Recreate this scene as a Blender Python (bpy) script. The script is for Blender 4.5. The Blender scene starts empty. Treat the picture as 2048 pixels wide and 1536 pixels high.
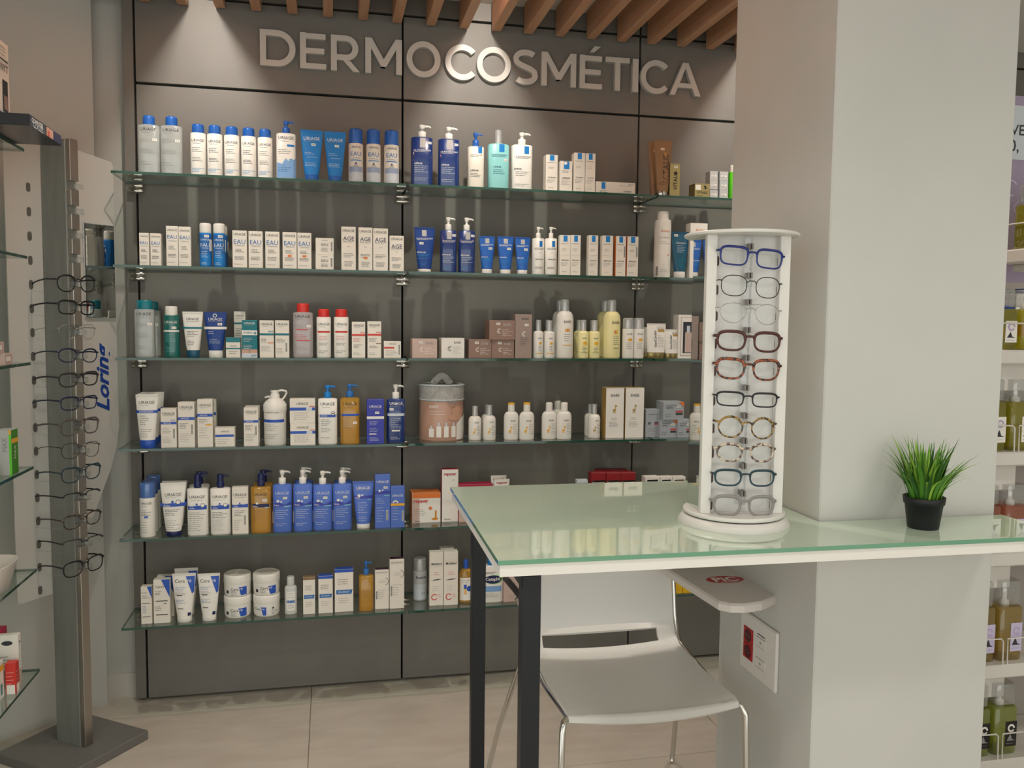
import bpy, math, random
from mathutils import Vector, Matrix
random.seed(7)
SC = bpy.context.scene
COL = SC.collection
# ------------------------------------------------------------------ camera
cd = bpy.data.cameras.new('camera')
cam = bpy.data.objects.new('camera', cd); COL.objects.link(cam)
cd.sensor_fit = 'HORIZONTAL'; cd.sensor_width = 36.0
cd.lens = 36.0 * 1693.9 / 2048.0
cd.clip_start = 0.05
cam.location = (0.6387, -3.1302, 1.3563)
cam.rotation_euler = tuple(math.radians(v) for v in (85.8879, -0.6117, -12.1341))
SC.camera = cam
# ------------------------------------------------------------------ world and light
wd = bpy.data.worlds.new('world'); SC.world = wd; wd.use_nodes = True
bg = wd.node_tree.nodes['Background']
bg.inputs[0].default_value = (0.985, 0.995, 0.945, 1); bg.inputs[1].default_value = 1.27
vs = SC.view_settings
vs.view_transform = 'Standard'; vs.look = 'None'; vs.gamma = 1.0; vs.exposure = 0.17; vs.use_curve_mapping = False
CEIL = 2.517
def spot(name, loc, power, ang, blend, rad, target=None, col=(1.0, 0.94, 0.85)):
    l = bpy.data.lights.new(name, 'SPOT' if ang else 'POINT'); l.energy = power
    if ang: l.spot_size = math.radians(ang); l.spot_blend = blend
    l.shadow_soft_size = rad; l.color = col
    o = bpy.data.objects.new(name, l); COL.objects.link(o); o.location = loc
    if target: o.rotation_euler = (Vector(target) - Vector(loc)).to_track_quat('-Z', 'Y').to_euler()
    return o
WALL_LAMPS = [(0.217, -0.72), (1.176, -0.72), (2.255, -0.72)]
ROOM_LAMPS = [(-0.1, -2.45), (1.176, -2.45), (2.75, -2.45), (3.3, -0.9)]
for i, (x, y) in enumerate(WALL_LAMPS):
    spot('wall_lamp_light', (x, y, CEIL - 0.014), 26, 0, 0, 0.02)
for i, (x, y) in enumerate(ROOM_LAMPS):
    spot('room_lamp_light', (x, y, CEIL - 0.012), 38, 140, 0.8, 0.16, (x, y, 0))
# ------------------------------------------------------------------ helpers
def hexlin(h):
    h = h.lstrip('#'); r = []
    for i in (0, 2, 4):
        c = int(h[i:i+2], 16) / 255.0
        r.append(c / 12.92 if c <= .04045 else ((c + .055) / 1.055) ** 2.4)
    return tuple(r)
MATS = {}
def newmat(name):
    m = bpy.data.materials.new(name); m.use_nodes = True
    nt = m.node_tree; return m, nt, nt.nodes['Principled BSDF']
def pm(key, hexc, rough=.4, metal=0.0, spec=.5, trans=0.0, ior=1.45, coat=0.0, alpha=1.0):
    if key in MATS: return MATS[key]
    m, nt, b = newmat(key)
    b.inputs['Base Color'].default_value = (*hexlin(hexc), 1); b.inputs['Roughness'].default_value = rough
    b.inputs['Metallic'].default_value = metal; b.inputs['Specular IOR Level'].default_value = spec
    b.inputs['Transmission Weight'].default_value = trans; b.inputs['IOR'].default_value = ior
    b.inputs['Coat Weight'].default_value = coat; b.inputs['Alpha'].default_value = alpha
    MATS[key] = m; return m
def noisy(key, hexa, hexb, scale=(8, 8, 8), rough=.5, bump=0.0, detail=5, spec=.4, coat=0.0, lo=.35, hi=.65, dist=0.0):
    if key in MATS: return MATS[key]
    m, nt, b = newmat(key); N = nt.nodes; L = nt.links
    tc = N.new('ShaderNodeTexCoord'); mp = N.new('ShaderNodeMapping'); mp.inputs['Scale'].default_value = scale
    nz = N.new('ShaderNodeTexNoise'); nz.inputs['Scale'].default_value = 1.0; nz.inputs['Detail'].default_value = detail; nz.inputs['Distortion'].default_value = dist
    cr = N.new('ShaderNodeValToRGB'); cr.color_ramp.elements[0].position = lo; cr.color_ramp.elements[1].position = hi
    cr.color_ramp.elements[0].color = (*hexlin(hexa), 1); cr.color_ramp.elements[1].color = (*hexlin(hexb), 1)
    L.new(tc.outputs['Object'], mp.inputs['Vector']); L.new(mp.outputs['Vector'], nz.inputs['Vector'])
    L.new(nz.outputs['Fac'], cr.inputs['Fac']); L.new(cr.outputs['Color'], b.inputs['Base Color'])
    b.inputs['Roughness'].default_value = rough; b.inputs['Specular IOR Level'].default_value = spec; b.inputs['Coat Weight'].default_value = coat
    if bump:
        bp = N.new('ShaderNodeBump'); bp.inputs['Strength'].default_value = bump; bp.inputs['Distance'].default_value = .002
        L.new(nz.outputs['Fac'], bp.inputs['Height']); L.new(bp.outputs['Normal'], b.inputs['Normal'])
    MATS[key] = m; return m
def clear(key, tint, refl=.05, edge=.75, power=4.0, rough=.0, body=0.0, bodycol=(.8, .8, .8)):
    """thin clear sheet: see-through, tinted, mirror reflection growing at grazing angles, optional milky body"""
    if key in MATS: return MATS[key]
    m, nt, b = newmat(key); N = nt.nodes; L = nt.links; N.remove(b)
    out = N['Material Output']
    tr = N.new('ShaderNodeBsdfTransparent'); tr.inputs[0].default_value = (*tint, 1)
    gl = N.new('ShaderNodeBsdfGlossy'); gl.inputs['Roughness'].default_value = rough; gl.inputs['Color'].default_value = (1, 1, 1, 1)
    lw = N.new('ShaderNodeLayerWeight'); lw.inputs['Blend'].default_value = .5
    pw = N.new('ShaderNodeMath'); pw.operation = 'POWER'; pw.inputs[1].default_value = power
    ma = N.new('ShaderNodeMath'); ma.operation = 'MULTIPLY_ADD'; ma.inputs[1].default_value = edge; ma.inputs[2].default_value = refl; ma.use_clamp = True
    L.new(lw.outputs['Facing'], pw.inputs[0]); L.new(pw.outputs[0], ma.inputs[0])
    base = tr.outputs[0]
    if body:
        df = N.new('ShaderNodeBsdfPrincipled'); df.inputs['Base Color'].default_value = (*bodycol, 1); df.inputs['Roughness'].default_value = .3
        mb = N.new('ShaderNodeMixShader'); mb.inputs[0].default_value = body
        L.new(tr.outputs[0], mb.inputs[1]); L.new(df.outputs[0], mb.inputs[2]); base = mb.outputs[0]
    mx = N.new('ShaderNodeMixShader')
    L.new(ma.outputs[0], mx.inputs[0]); L.new(base, mx.inputs[1]); L.new(gl.outputs[0], mx.inputs[2]); L.new(mx.outputs[0], out.inputs['Surface'])
    MATS[key] = m; return m

class MB:
    """collects geometry for ONE mesh object"""
    def __init__(s): s.v = []; s.f = []; s.m = []; s.mats = []; s.smooth = []
    def mi(s, mat):
        if mat not in s.mats: s.mats.append(mat)
        return s.mats.index(mat)
    def add(s, vs_, fs, mat, smooth=False):
        o = len(s.v); s.v += [tuple(p) for p in vs_]; k = s.mi(mat)
        for f in fs: s.f.append(tuple(i + o for i in f)); s.m.append(k); s.smooth.append(smooth)
    def box(s, x0, x1, y0, y1, z0, z1, mat, M=None):
        p = [(x0,y0,z0),(x1,y0,z0),(x1,y1,z0),(x0,y1,z0),(x0,y0,z1),(x1,y0,z1),(x1,y1,z1),(x0,y1,z1)]
        if M: p = [M @ Vector(q) for q in p]
        s.add(p, [(0,3,2,1),(4,5,6,7),(0,1,5,4),(1,2,6,5),(2,3,7,6),(3,0,4,7)], mat)
    def bbox(s, x0, x1, y0, y1, z0, z1, mat, b=.001):
        """box with small chamfered edges"""
        xs = (x0, x0+b, x1-b, x1); ys = (y0, y0+b, y1-b, y1); zs = (z0, z0+b, z1-b, z1)
        V = []; idx = {}
        def P(i, j, k):
            if (i,j,k) not in idx: idx[(i,j,k)] = len(V); V.append((xs[i], ys[j], zs[k]))
            return idx[(i,j,k)]
        F = [(P(0,1,1),P(0,1,2),P(0,2,2),P(0,2,1)),(P(3,1,1),P(3,2,1),P(3,2,2),P(3,1,2)),(P(1,0,1),P(2,0,1),P(2,0,2),P(1,0,2)),(P(1,3,1),P(1,3,2),P(2,3,2),P(2,3,1)),(P(1,1,0),P(1,2,0),P(2,2,0),P(2,1,0)),(P(1,1,3),P(2,1,3),P(2,2,3),P(1,2,3))]
        for a, c in ((0,1),(3,2)):
            for e, g in ((0,1),(3,2)):
                F.append((P(a,g,1),P(a,g,2),P(c,e,2),P(c,e,1))); F.append((P(a,1,g),P(a,2,g),P(c,2,e),P(c,1,e))); F.append((P(1,a,g),P(2,a,g),P(2,c,e),P(1,c,e)))
                for h, k in ((0,1),(3,2)): F.append((P(a,g,k),P(c,e,k),P(c,g,h)))
        s.add(V, F, mat)
    def loft(s, rings, mat, seg=24, cx=0, cy=0, cap0=True, cap1=True, smooth=True, M=None):
        """rings: (z, rx, ry, exponent[, dx, dy])"""
        V = []; F = []
        for r in rings:
            z, rx, ry, e = r[:4]; dx = r[4] if len(r) > 4 else 0; dy = r[5] if len(r) > 5 else 0
            for i in range(seg):
                a = 2*math.pi*(i+.5)/seg; c, n = math.cos(a), math.sin(a)
                V.append((cx+dx+rx*math.copysign(abs(c)**(2/e), c), cy+dy+ry*math.copysign(abs(n)**(2/e), n), z))
        for k in range(len(rings)-1):
            for i in range(seg):
                j = (i+1) % seg
                F.append((k*seg+i, k*seg+j, (k+1)*seg+j, (k+1)*seg+i))
        if M: V = [M @ Vector(q) for q in V]
        s.add(V, F, mat, smooth)
        if cap0: s.add(V[:seg], [tuple(range(seg-1, -1, -1))], mat)
        if cap1: s.add(V[-seg:], [tuple(range(seg))], mat)
    def tube(s, pts, r, mat, seg=8, closed=False, smooth=True):
        pts = [Vector(p) for p in pts]; n = len(pts); V = []; F = []
        t0 = (pts[1]-pts[0]).normalized(); up = Vector((0,0,1)) if abs(t0.z) < .9 else Vector((1,0,0))
        nx = t0.cross(up).normalized()
        for i, p in enumerate(pts):
            a = pts[i-1] if (i > 0 or closed) else p; b = pts[(i+1) % n] if (i < n-1 or closed) else p
            t = (b-a).normalized(); nx = (nx - t*nx.dot(t)).normalized(); ny = t.cross(nx)
            rr = r[i] if isinstance(r, list) else r
            ra, rb = rr if isinstance(rr, tuple) else (rr, rr)
            for k in range(seg):
                an = 2*math.pi*k/seg; V.append(p + nx*ra*math.cos(an) + ny*rb*math.sin(an))
        m = n if closed else n-1
        for i in range(m):
            for k in range(seg):
                l = (k+1) % seg; j = (i+1) % n
                F.append((i*seg+k, i*seg+l, j*seg+l, j*seg+k))
        s.add(V, F, mat, smooth)
        if not closed:
            s.add(V[:seg], [tuple(range(seg-1, -1, -1))], mat); s.add(V[-seg:], [tuple(range(seg))], mat)
    def prism(s, poly, y0, y1, mat, M=None):
        """polygon in x-z pushed from y0 (front) to y1"""
        n = len(poly); V = [(x, y0, z) for x, z in poly] + [(x, y1, z) for x, z in poly]
        if M: V = [M @ Vector(q) for q in V]
        F = [tuple(range(n)), tuple(range(2*n-1, n-1, -1))] + [(i, i+n, (i+1) % n + n, (i+1) % n) for i in range(n)]
        s.add(V, F, mat)
    def build(s, name, parent=None, loc=None, rot=None):
        me = bpy.data.meshes.new(name); me.from_pydata(s.v, [], s.f)
        for m in s.mats: me.materials.append(m)
        if len(s.mats) > 1: me.polygons.foreach_set('material_index', s.m)
        me.polygons.foreach_set('use_smooth', s.smooth)
        me.update()
        o = bpy.data.objects.new(name, me); COL.objects.link(o)
        if parent: o.parent = parent
        if loc: o.location = loc
        if rot: o.rotation_euler = rot
        return o
def tag(o, label, cat, group=None):
    o['label'] = label; o['category'] = cat
    if group: o['group'] = group
    return o
def thing(name, label, cat, loc=(0,0,0), rz=0.0, group=None):
    o = bpy.data.objects.new(name, None); COL.objects.link(o); o.empty_display_size = .05
    o.location = loc; o.rotation_euler = (0, 0, rz)
    return tag(o, label, cat, group)
def struct(o): o['kind'] = 'structure'; return o
def stuff(o): o['kind'] = 'stuff'; return o
GLY = {}
def glyphs(txt, bold=0.0, shear=0.0):
    k = (txt, bold, shear)
    if k not in GLY:
        cu = bpy.data.curves.new('glyph', 'FONT'); cu.body = txt; cu.size = 1.0; cu.resolution_u = 2; cu.offset = bold; cu.shear = shear
        ob = bpy.data.objects.new('glyph', cu); COL.objects.link(ob)
        bpy.context.view_layer.update()
        me = bpy.data.meshes.new_from_object(ob.evaluated_get(bpy.context.evaluated_depsgraph_get()))
        V = [(p.co.x, p.co.y) for p in me.vertices]; F = [tuple(p.vertices) for p in me.polygons]
        bpy.data.objects.remove(ob); bpy.data.curves.remove(cu); bpy.data.meshes.remove(me)
        x0 = min(p[0] for p in V); x1 = max(p[0] for p in V); y0 = min(p[1] for p in V); y1 = max(p[1] for p in V)
        GLY[k] = ([((x-(x0+x1)/2)/(x1-x0), (y-(y0+y1)/2)/(x1-x0)) for x, y in V], F, (y1-y0)/(x1-x0))
    return GLY[k]
# ------------------------------------------------------------------ shared materials
M_panel = noisy('panel_laminate', '#75716b', '#79756f', (6, 6, 6), .46, 0, 3, .32)
M_gap = pm('seam_black', '#0b0a09', .8)
M_wall = noisy('wall_paint', '#c2c1bb', '#c8c7c0', (2, 2, 2), .55, 0, 3, .35)
M_white = noisy('column_paint', '#c7c7c1', '#cccbc5', (3, 3, 3), .55, .02, 4, .35)
M_ceil = pm('ceiling_paint', '#d9d6cf', .8)
M_base = pm('skirting', '#c9c4bb', .45)
M_wood = noisy('oak_slat', '#bd8a68', '#cd9f7e', (60, 2.2, 60), .5, .05, 6, .3, 0, .3, .7, .6)
M_chrome = pm('chrome', '#d5d2cc', .12, 1.0)
M_steel = pm('brushed_steel', '#b3aea6', .3, 1.0)
M_glass = clear('shelf_glass', (.90, .95, .92), .05, .8, 4.0)
M_gedge = pm('shelf_glass_edge', '#1e4a3c', .08, 0, .6, 0, 1.5, .5)
M_lens = clear('lens_glass', (.96, .97, .965), .025, .5, 4.0)
M_acryl = clear('clear_acrylic', (.93, .94, .94), .07, .7, 3.0)
M_tile = noisy('floor_porcelain', '#beb4a7', '#ccc3b7', (5, 16, 5), .42, .03, 8, .4, 0, .3, .7, .4)
M_grout = pm('floor_grout', '#8f8478', .8)
M_letter = pm('sign_letter', '#c9c3bb', .4, 0)
M_black = pm('black_metal', '#24262a', .45, .3)
M_whitelam = pm('white_laminate', '#e8e4dc', .4)
M_mirror = pm('mirror_silver', '#dfe2e0', .02, 1.0)

# ------------------------------------------------------------------ room
def make_room():
    g = MB(); g.box(-1.6, 4.6, -5.2, .3, -.05, -.004, M_grout)
    fl = struct(g.build('floor'))
    tile = None; TX, TY = 1.35, .6; k = 0
    for i in range(-2, 4):
        for j in range(-8, 1):
            x0 = .568 + i*TX; y0 = -.1135 + j*TY
            off = 0
            if tile is None:
                t = MB(); t.bbox(.0012, TX-.0012, .0012, TY-.0012, -.012, 0, M_tile, .0008); tile = t.build('tile', fl)
                tile.location = (x0+off, y0, 0)
            else:
                o = tile.copy(); COL.objects.link(o); o.location = (x0+off, y0, 0)
    c = MB(); c.box(-1.6, 4.6, -5.2, .3, CEIL, CEIL+.06, M_ceil); struct(c.build('ceiling'))
    # back wall: plaster + raised laminate panels with recessed seams
    b = MB(); b.box(-.20, 4.6, .06, .16, 0, CEIL, M_wall); wb = struct(b.build('wall_back'))
    g = MB(); g.box(-.036, 3.6, .03, .06, .0, CEIL, M_gap); g.build('panel_backing', wb)
    xs = [-.0377, 0, .9, 1.8, 2.7, 3.6]; zs = [.012, 2.1526, 2.4491, CEIL]
    s = .0035
    for i in range(5):
        for j in range(3):
            p = MB(); e = .0 if i == 0 else s
            z0 = zs[j] + (0 if j == 0 else .0045); z1 = zs[j+1] - (.0045 if j < 2 else 0)
            p.bbox(xs[i]+e, xs[i+1]-s, 0, .03 if i else .06, z0 if i else .012, z1, M_panel, .0008)
            if i == 0:
                if j: continue
                p = MB(); p.bbox(xs[0], -s, 0, .06, .012, CEIL, M_panel, .0008)
            p.build('wall_panel', wb)
    k = MB(); k.box(-.19, -.038, .045, .06, 0, .088, M_base); struct(k.build('baseboard_back'))
    # left wall: slanted return then straight
    def slab(name, a, b_, h, th, mat, z0=0.0):
        d = Vector((b_[0]-a[0], b_[1]-a[1], 0)); n = Vector((d.y, -d.x, 0)).normalized()*th
        V = [(a[0],a[1],z0),(b_[0],b_[1],z0),(b_[0]-n.x,b_[1]-n.y,z0),(a[0]-n.x,a[1]-n.y,z0)]
        V += [(x, y, h) for x, y, _ in V]
        m = MB(); m.add(V, [(0,3,2,1),(4,5,6,7),(0,1,5,4),(1,2,6,5),(2,3,7,6),(3,0,4,7)], mat); return struct(m.build(name))
    A = (-.182, .06); B = (-.68, -.343)
    slab('wall_left', B, A, CEIL, -.08, M_wall)
    slab('wall_left', (-.68, -1.7), B, CEIL, -.08, M_wall)
    d = Vector((A[0]-B[0], A[1]-B[1], 0)).normalized(); n = Vector((d.y, -d.x, 0))
    slab('baseboard_left', (B[0]+n.x*.012, B[1]+n.y*.012), (A[0]+n.x*.012, A[1]+n.y*.012), .088, -.012, M_base)
    r = MB(); r.box(4.6, 4.68, -5.2, .3, 0, CEIL, M_wall); struct(r.build('wall_right'))
    c = MB(); c.bbox(1.714, 2.174, -1.44, -.965, 0, CEIL, M_white, .003)
    struct(c.build('wall_column'))
make_room()
def make_slats():
    first = None
    for i in range(-4, 22):
        x0 = .144 + .1196*i
        if x0 > 2.9: break
        far = -.02
        if x0 < -.2: far = -.06 + (x0+.16)*.81
        if first is None:
            pass
        s = MB(); s.bbox(x0, x0+.033, -2.0, far, 2.415, CEIL-.0005, M_wood, .0012)
        o = s.build('ceiling_slat')
        nth = i + 5
        tag(o, 'oak ceiling slat above the sign, number %d counted from the left wall' % nth, 'ceiling slat', 'oak ceiling slats')
make_slats()
def make_lamps():
    em = bpy.data.materials.new('lamp_glow'); em.use_nodes = True
    b = em.node_tree.nodes['Principled BSDF']; b.inputs['Emission Color'].default_value = (1, .93, .8, 1); b.inputs['Emission Strength'].default_value = 14
    ring = pm('lamp_ring', '#dcd8d0', .4)
    names = ['recessed downlight above the left shelf bay', 'recessed downlight above the letters C and O', 'recessed downlight near the white column']
    names += ['recessed ceiling downlight over the shop floor at left', 'recessed ceiling downlight over the desk front', 'recessed ceiling downlight over the shop floor at right', 'recessed ceiling downlight beyond the column']
    for (x, y), nm in zip(WALL_LAMPS + ROOM_LAMPS, names):
        t = thing('downlight', nm, 'downlight', (x, y, CEIL), 0, 'recessed downlights')
        m = MB()
        for ra, rb, z0, z1 in ((.036, .030, -.006, 0),):
            V = []; F = []; n = 24
            for r_, z_ in ((ra, 0), (ra, z0), (rb, z0), (rb, 0)):
                V += [(r_*math.cos(2*math.pi*q/n), r_*math.sin(2*math.pi*q/n), z_) for q in range(n)]
            for k in range(3):
                for q in range(n): F.append((k*n+q, k*n+(q+1) % n, (k+1)*n+(q+1) % n, (k+1)*n+q))
            m.add(V, F, ring, True)
        m.build('trim_ring', t)
        d = MB(); d.loft([(-.003, .029, .029, 2), (-.001, .029, .029, 2)], em, 20); d.build('diffuser', t)
make_lamps()
# sign letters
def make_sign():
    t = thing('wall_sign', 'large pale metal capital letters spelling DERMOCOSMETICA on the dark wall', 'sign', (1.22, -.004, 2.235))
    X = [(.409,.528),(.543,.632),(.648,.748),(.767,.896),(.912,1.034),(1.051,1.158),(1.167,1.293),(1.302,1.395),(1.409,1.542),(1.556,1.644),(1.657,1.752),(1.764,1.787),(1.796,1.914),(1.914,2.041)]
    st = .0205; H = .122
    def strip(m, outer, inner, closed):
        n = len(outer); V = []
        for y in (-.016, .003):
            V += [(x, y, z) for x, z in outer] + [(x, y, z) for x, z in inner]
        F = []
        for i in range(n if closed else n-1):
            j = (i+1) % n
            F += [(i, j, n+j, n+i), (2*n+i, 3*n+i, 3*n+j, 2*n+j), (i, 2*n+i, 2*n+j, j), (n+i, n+j, 3*n+j, 3*n+i)]
        if not closed: F += [(0, n, 3*n, 2*n), (n-1, 3*n-1, 4*n-1, 2*n-1)]
        m.add(V, F, M_letter)
    def bar(m, x0, z0, x1, z1): m.box(x0, x1, -.016, .003, z0, z1, M_letter)
    def arc(cx, cz, rx, rz, a0, a1, n=36): return [(cx+rx*math.cos(math.radians(a0+(a1-a0)*i/n)), cz+rz*math.sin(math.radians(a0+(a1-a0)*i/n))) for i in range(n+1)]
    for ch, (x0, x1) in zip('DERMOCOSM\u00c9TICA', X):
        m = MB(); x0 -= 1.22; x1 -= 1.22; w = x1-x0; xm = (x0+x1)/2
        if ch in 'OC':
            a0, a1 = (0, 360) if ch == 'O' else (42, 318)
            cx = xm if ch == 'O' else x0+.0635; rx = w/2 if ch == 'O' else .0635
            strip(m, arc(cx, H/2, rx, H/2+.002, a0, a1, 48), arc(cx, H/2, rx-st, H/2+.002-st, a0, a1, 48), False)
        elif ch == 'D':
            bar(m, x0, 0, x0+st, H); c = x1-H/2
            o = [(x0+st, H)] + arc(c, H/2, H/2, H/2, 90, -90, 30) + [(x0+st, 0)]
            q = [(x0+st, H-st)] + arc(c, H/2, H/2-st, H/2-st, 90, -90, 30) + [(x0+st, st)]
            strip(m, o, q, False)
        elif ch in 'E\u00c9':
            bar(m, x0, 0, x0+st, H)
            for z, f in ((0, 1), (H/2-st*.45, .93), (H-st, .98)): bar(m, x0+st, z, x0+w*f, z+st*.92)
            if ch != 'E': m.prism([(x0+w*.42, H+.011), (x0+w*.62, H+.011), (x0+w*.92, H+.034), (x0+w*.64, H+.034)], -.016, .003, M_letter)
        elif ch == 'R':
            bar(m, x0, 0, x0+st, H); r = .0425; c = x0+w*.95-r
            o = [(x0+st, H)] + arc(c, H-r, r, r, 90, -90, 24) + [(x0+st, H-2*r)]; q = [(x0+st, H-st*.95)] + arc(c, H-r, r-st, r-st*.95, 90, -90, 24) + [(x0+st, H-2*r+st*.95)]
            strip(m, o, q, False)
            m.prism([(x0+w*.42, H-2*r), (x0+w*.66, H-2*r), (x1, 0), (x1-st*1.15, 0)], -.016, .003, M_letter)
        elif ch == 'M':
            bar(m, x0, 0, x0+st, H); bar(m, x1-st, 0, x1, H)
            m.prism([(x0, H), (x0+st*1.1, H), (xm+st*.42, .036), (xm+st*.3, .024), (xm-st*.42, .024)], -.0161, .0029, M_letter)
            m.prism([(x1-st*1.1, H), (x1, H), (xm+st*.42, .024), (xm-st*.42, .024), (xm-st*.42, .036)], -.0162, .0028, M_letter)
        elif ch == 'T': bar(m, x0, H-st*.92, x1, H); bar(m, xm-st/2, 0, xm+st/2, H-st*.92)
        elif ch == 'I': bar(m, x0, 0, x1, H)
        elif ch == 'A':
            m.prism([(xm-st*.55, H), (xm+st*.4, H), (x0+st*1.08, 0), (x0, 0)], -.016, .003, M_letter)
            m.prism([(xm-st*.4, H), (xm+st*.55, H), (x1, 0), (x1-st*1.08, 0)], -.0161, .0029, M_letter)
            m.box(x0+w*.2, x1-w*.2, -.0155, .0025, .028, .028+st*.85, M_letter)
        else:   # S
            r1 = (H+.004)/4+.004; zt = H+.002-r1; zb = -.002+(H+.004)/2-r1+0*r1
            pts = arc(xm+.001, H*.745, w*.40, H*.255-st/2+.002, 38, 180, 18) + [(xm-w*.36, H*.64), (xm-w*.2, H*.56), (xm, H*.505), (xm+w*.2, H*.45), (xm+w*.36, H*.37)] + arc(xm-.001, H*.255, w*.40, H*.255-st/2+.002, 0, -142, 18)
            o = []; q = []
            for i, (x, z) in enumerate(pts):
                a_ = pts[max(0, i-1)]; b_ = pts[min(len(pts)-1, i+1)]; d = Vector((b_[0]-a_[0], b_[1]-a_[1])).normalized()
                o.append((x-d.y*st/2, z+d.x*st/2)); q.append((x+d.y*st/2, z-d.x*st/2))
            strip(m, o, q, False)
        m.build('letter', t)
make_sign()
# ------------------------------------------------------------------ glass shelves and brackets
SZ = [1.8199, 1.525, 1.2276, .9316, .6342, .3387]
SN = ['top', 'second', 'third', 'fourth', 'fifth', 'lowest']
def glass_plate(name, x0, x1, y0, y1, z, th=.008, parent=None):
    m = MB(); b = .0008
    m.add([(x0,y0,z-th/2),(x1,y0,z-th/2),(x1,y1,z-th/2),(x0,y1,z-th/2),(x0,y0,z+th/2),(x1,y0,z+th/2),(x1,y1,z+th/2),(x0,y1,z+th/2)], [(0,3,2,1),(4,5,6,7)], M_glass)
    m.add(m.v[:8], [(0,1,5,4),(1,2,6,5),(2,3,7,6),(3,0,4,7)], M_gedge)
    return m.build(name, parent)
def make_shelves():
    for k, z in enumerate(SZ):
        for j, (a, b) in enumerate(((-.034, .8955), (.9045, 1.7955), (1.8045, 2.6955))):
            t = glass_plate('glass_shelf', a, b, -.2084, -.004, z)
            tag(t, '%s clear glass wall shelf in the %s bay' % (SN[k], ('left', 'middle', 'right')[j]), 'shelf', 'glass wall shelves')
        for j, x in enumerate((0, .9, 1.8)):
            zb = z - .0045
            t = thing('shelf_bracket', 'chrome bracket under the %s glass shelf at the %s panel seam' % (SN[k], ('left', 'middle', 'right')[j]), 'bracket', (x, -.001, zb), 0, 'chrome shelf brackets')
            m = MB(); m.bbox(-.006, .006, -.012, 0, -.034, .0, M_steel, .001); m.build('stem', t)
            for s in (-1, 1):
                m = MB(); M = Matrix.Rotation(math.pi/2, 4, 'Y')
                m.loft([(-.024, .0062, .0062, 2), (-.0225, .0075, .0075, 2), (.0225, .0075, .0075, 2), (.024, .0062, .0062, 2)], M_chrome, 14, M=Matrix.Translation((0, -.022, -.0095 if s > 0 else -.0265)) @ M)
                m.build('clamp_bar', t)
make_shelves()
# ------------------------------------------------------------------ products
C = dict(W='#eeeae2', C='#ebe4d8', K='#33343a', G='#8f8d8c', LG='#b9b6b2', B='#2560b4', DB='#1a3f88', NV='#1b2453', SK='#2a93d6', SK2='#1f7fcb', TL='#157783',
  DT='#1d5570', RD='#d2372f', OR='#e07a35', YE='#eab02c', AM='#d48a1c', BR='#94786c', PK='#c9b0a5', MV='#a08d84', GD='#b2904c', BZ='#8e6f4e', SV='#b8b9b8', GN='#5fd01f', EM='#0f6b60',
  AQ='#8fd0cf', CR='#e6e0d2', LB='#7fa9d8', LY='#efe6ab', BB='#5273c6', B2='#2f59c0', MG='#b01c45', RX='#8e1c22', IS='#a7aeb4', BE='#2f6fb4', PU='#4a2440', YL='#f0c01f', CB='#2a57b8', BK='#191919', RB='#3a43a8', GB='#cfd6dd', MI='#9aa9c6', CT='#c9a86a', FL='#cfa089', LV='#c9bfdc', PE='#cfd0cb', VL='#b9a7c8')
def cm(k, rough=.4): 
    if k == 'SILVER': return pm('cap_silver', '#cfccc6', .2, 1.0)
    if k == 'GOLDM': return pm('cap_gold', '#ab9a68', .3, .8)
    if k == 'CLEAR': return clear('clear_cap', (.86, .87, .88), .08, .6, 3.0, .05, .35, (.78, .79, .8))
    if k == 'WATER': return clear('micellar_water', (.80, .83, .82), .05, .6, 3.0, .03, .52, (.62, .65, .63))
    if k == 'ROSE': return clear('rose_water', (.83, .78, .78), .05, .6, 3.0, .03, .52, (.64, .58, .58))
    if k == 'AMBER': return clear('amber_oil', (.92, .66, .16), .05, .5, 3.0, .03, .45, (.74, .42, .05))
    if k == 'EMER': return clear('emerald_gel', (.1, .5, .46), .05, .5, 3.0, .03, .6, (.01, .22, .19))
    if k == 'BLUEC': return clear('blue_cap_clear', (.25, .45, .85), .06, .6, 3.0, .03, .7, (.10, .24, .62))
    if k == 'TEALC': return clear('dark_blue_gel', (.1, .2, .55), .05, .5, 3.0, .03, .8, (.008, .04, .21))
    return pm('ink_%s_%d' % (k, int(rough*100)), C[k], rough)
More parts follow.
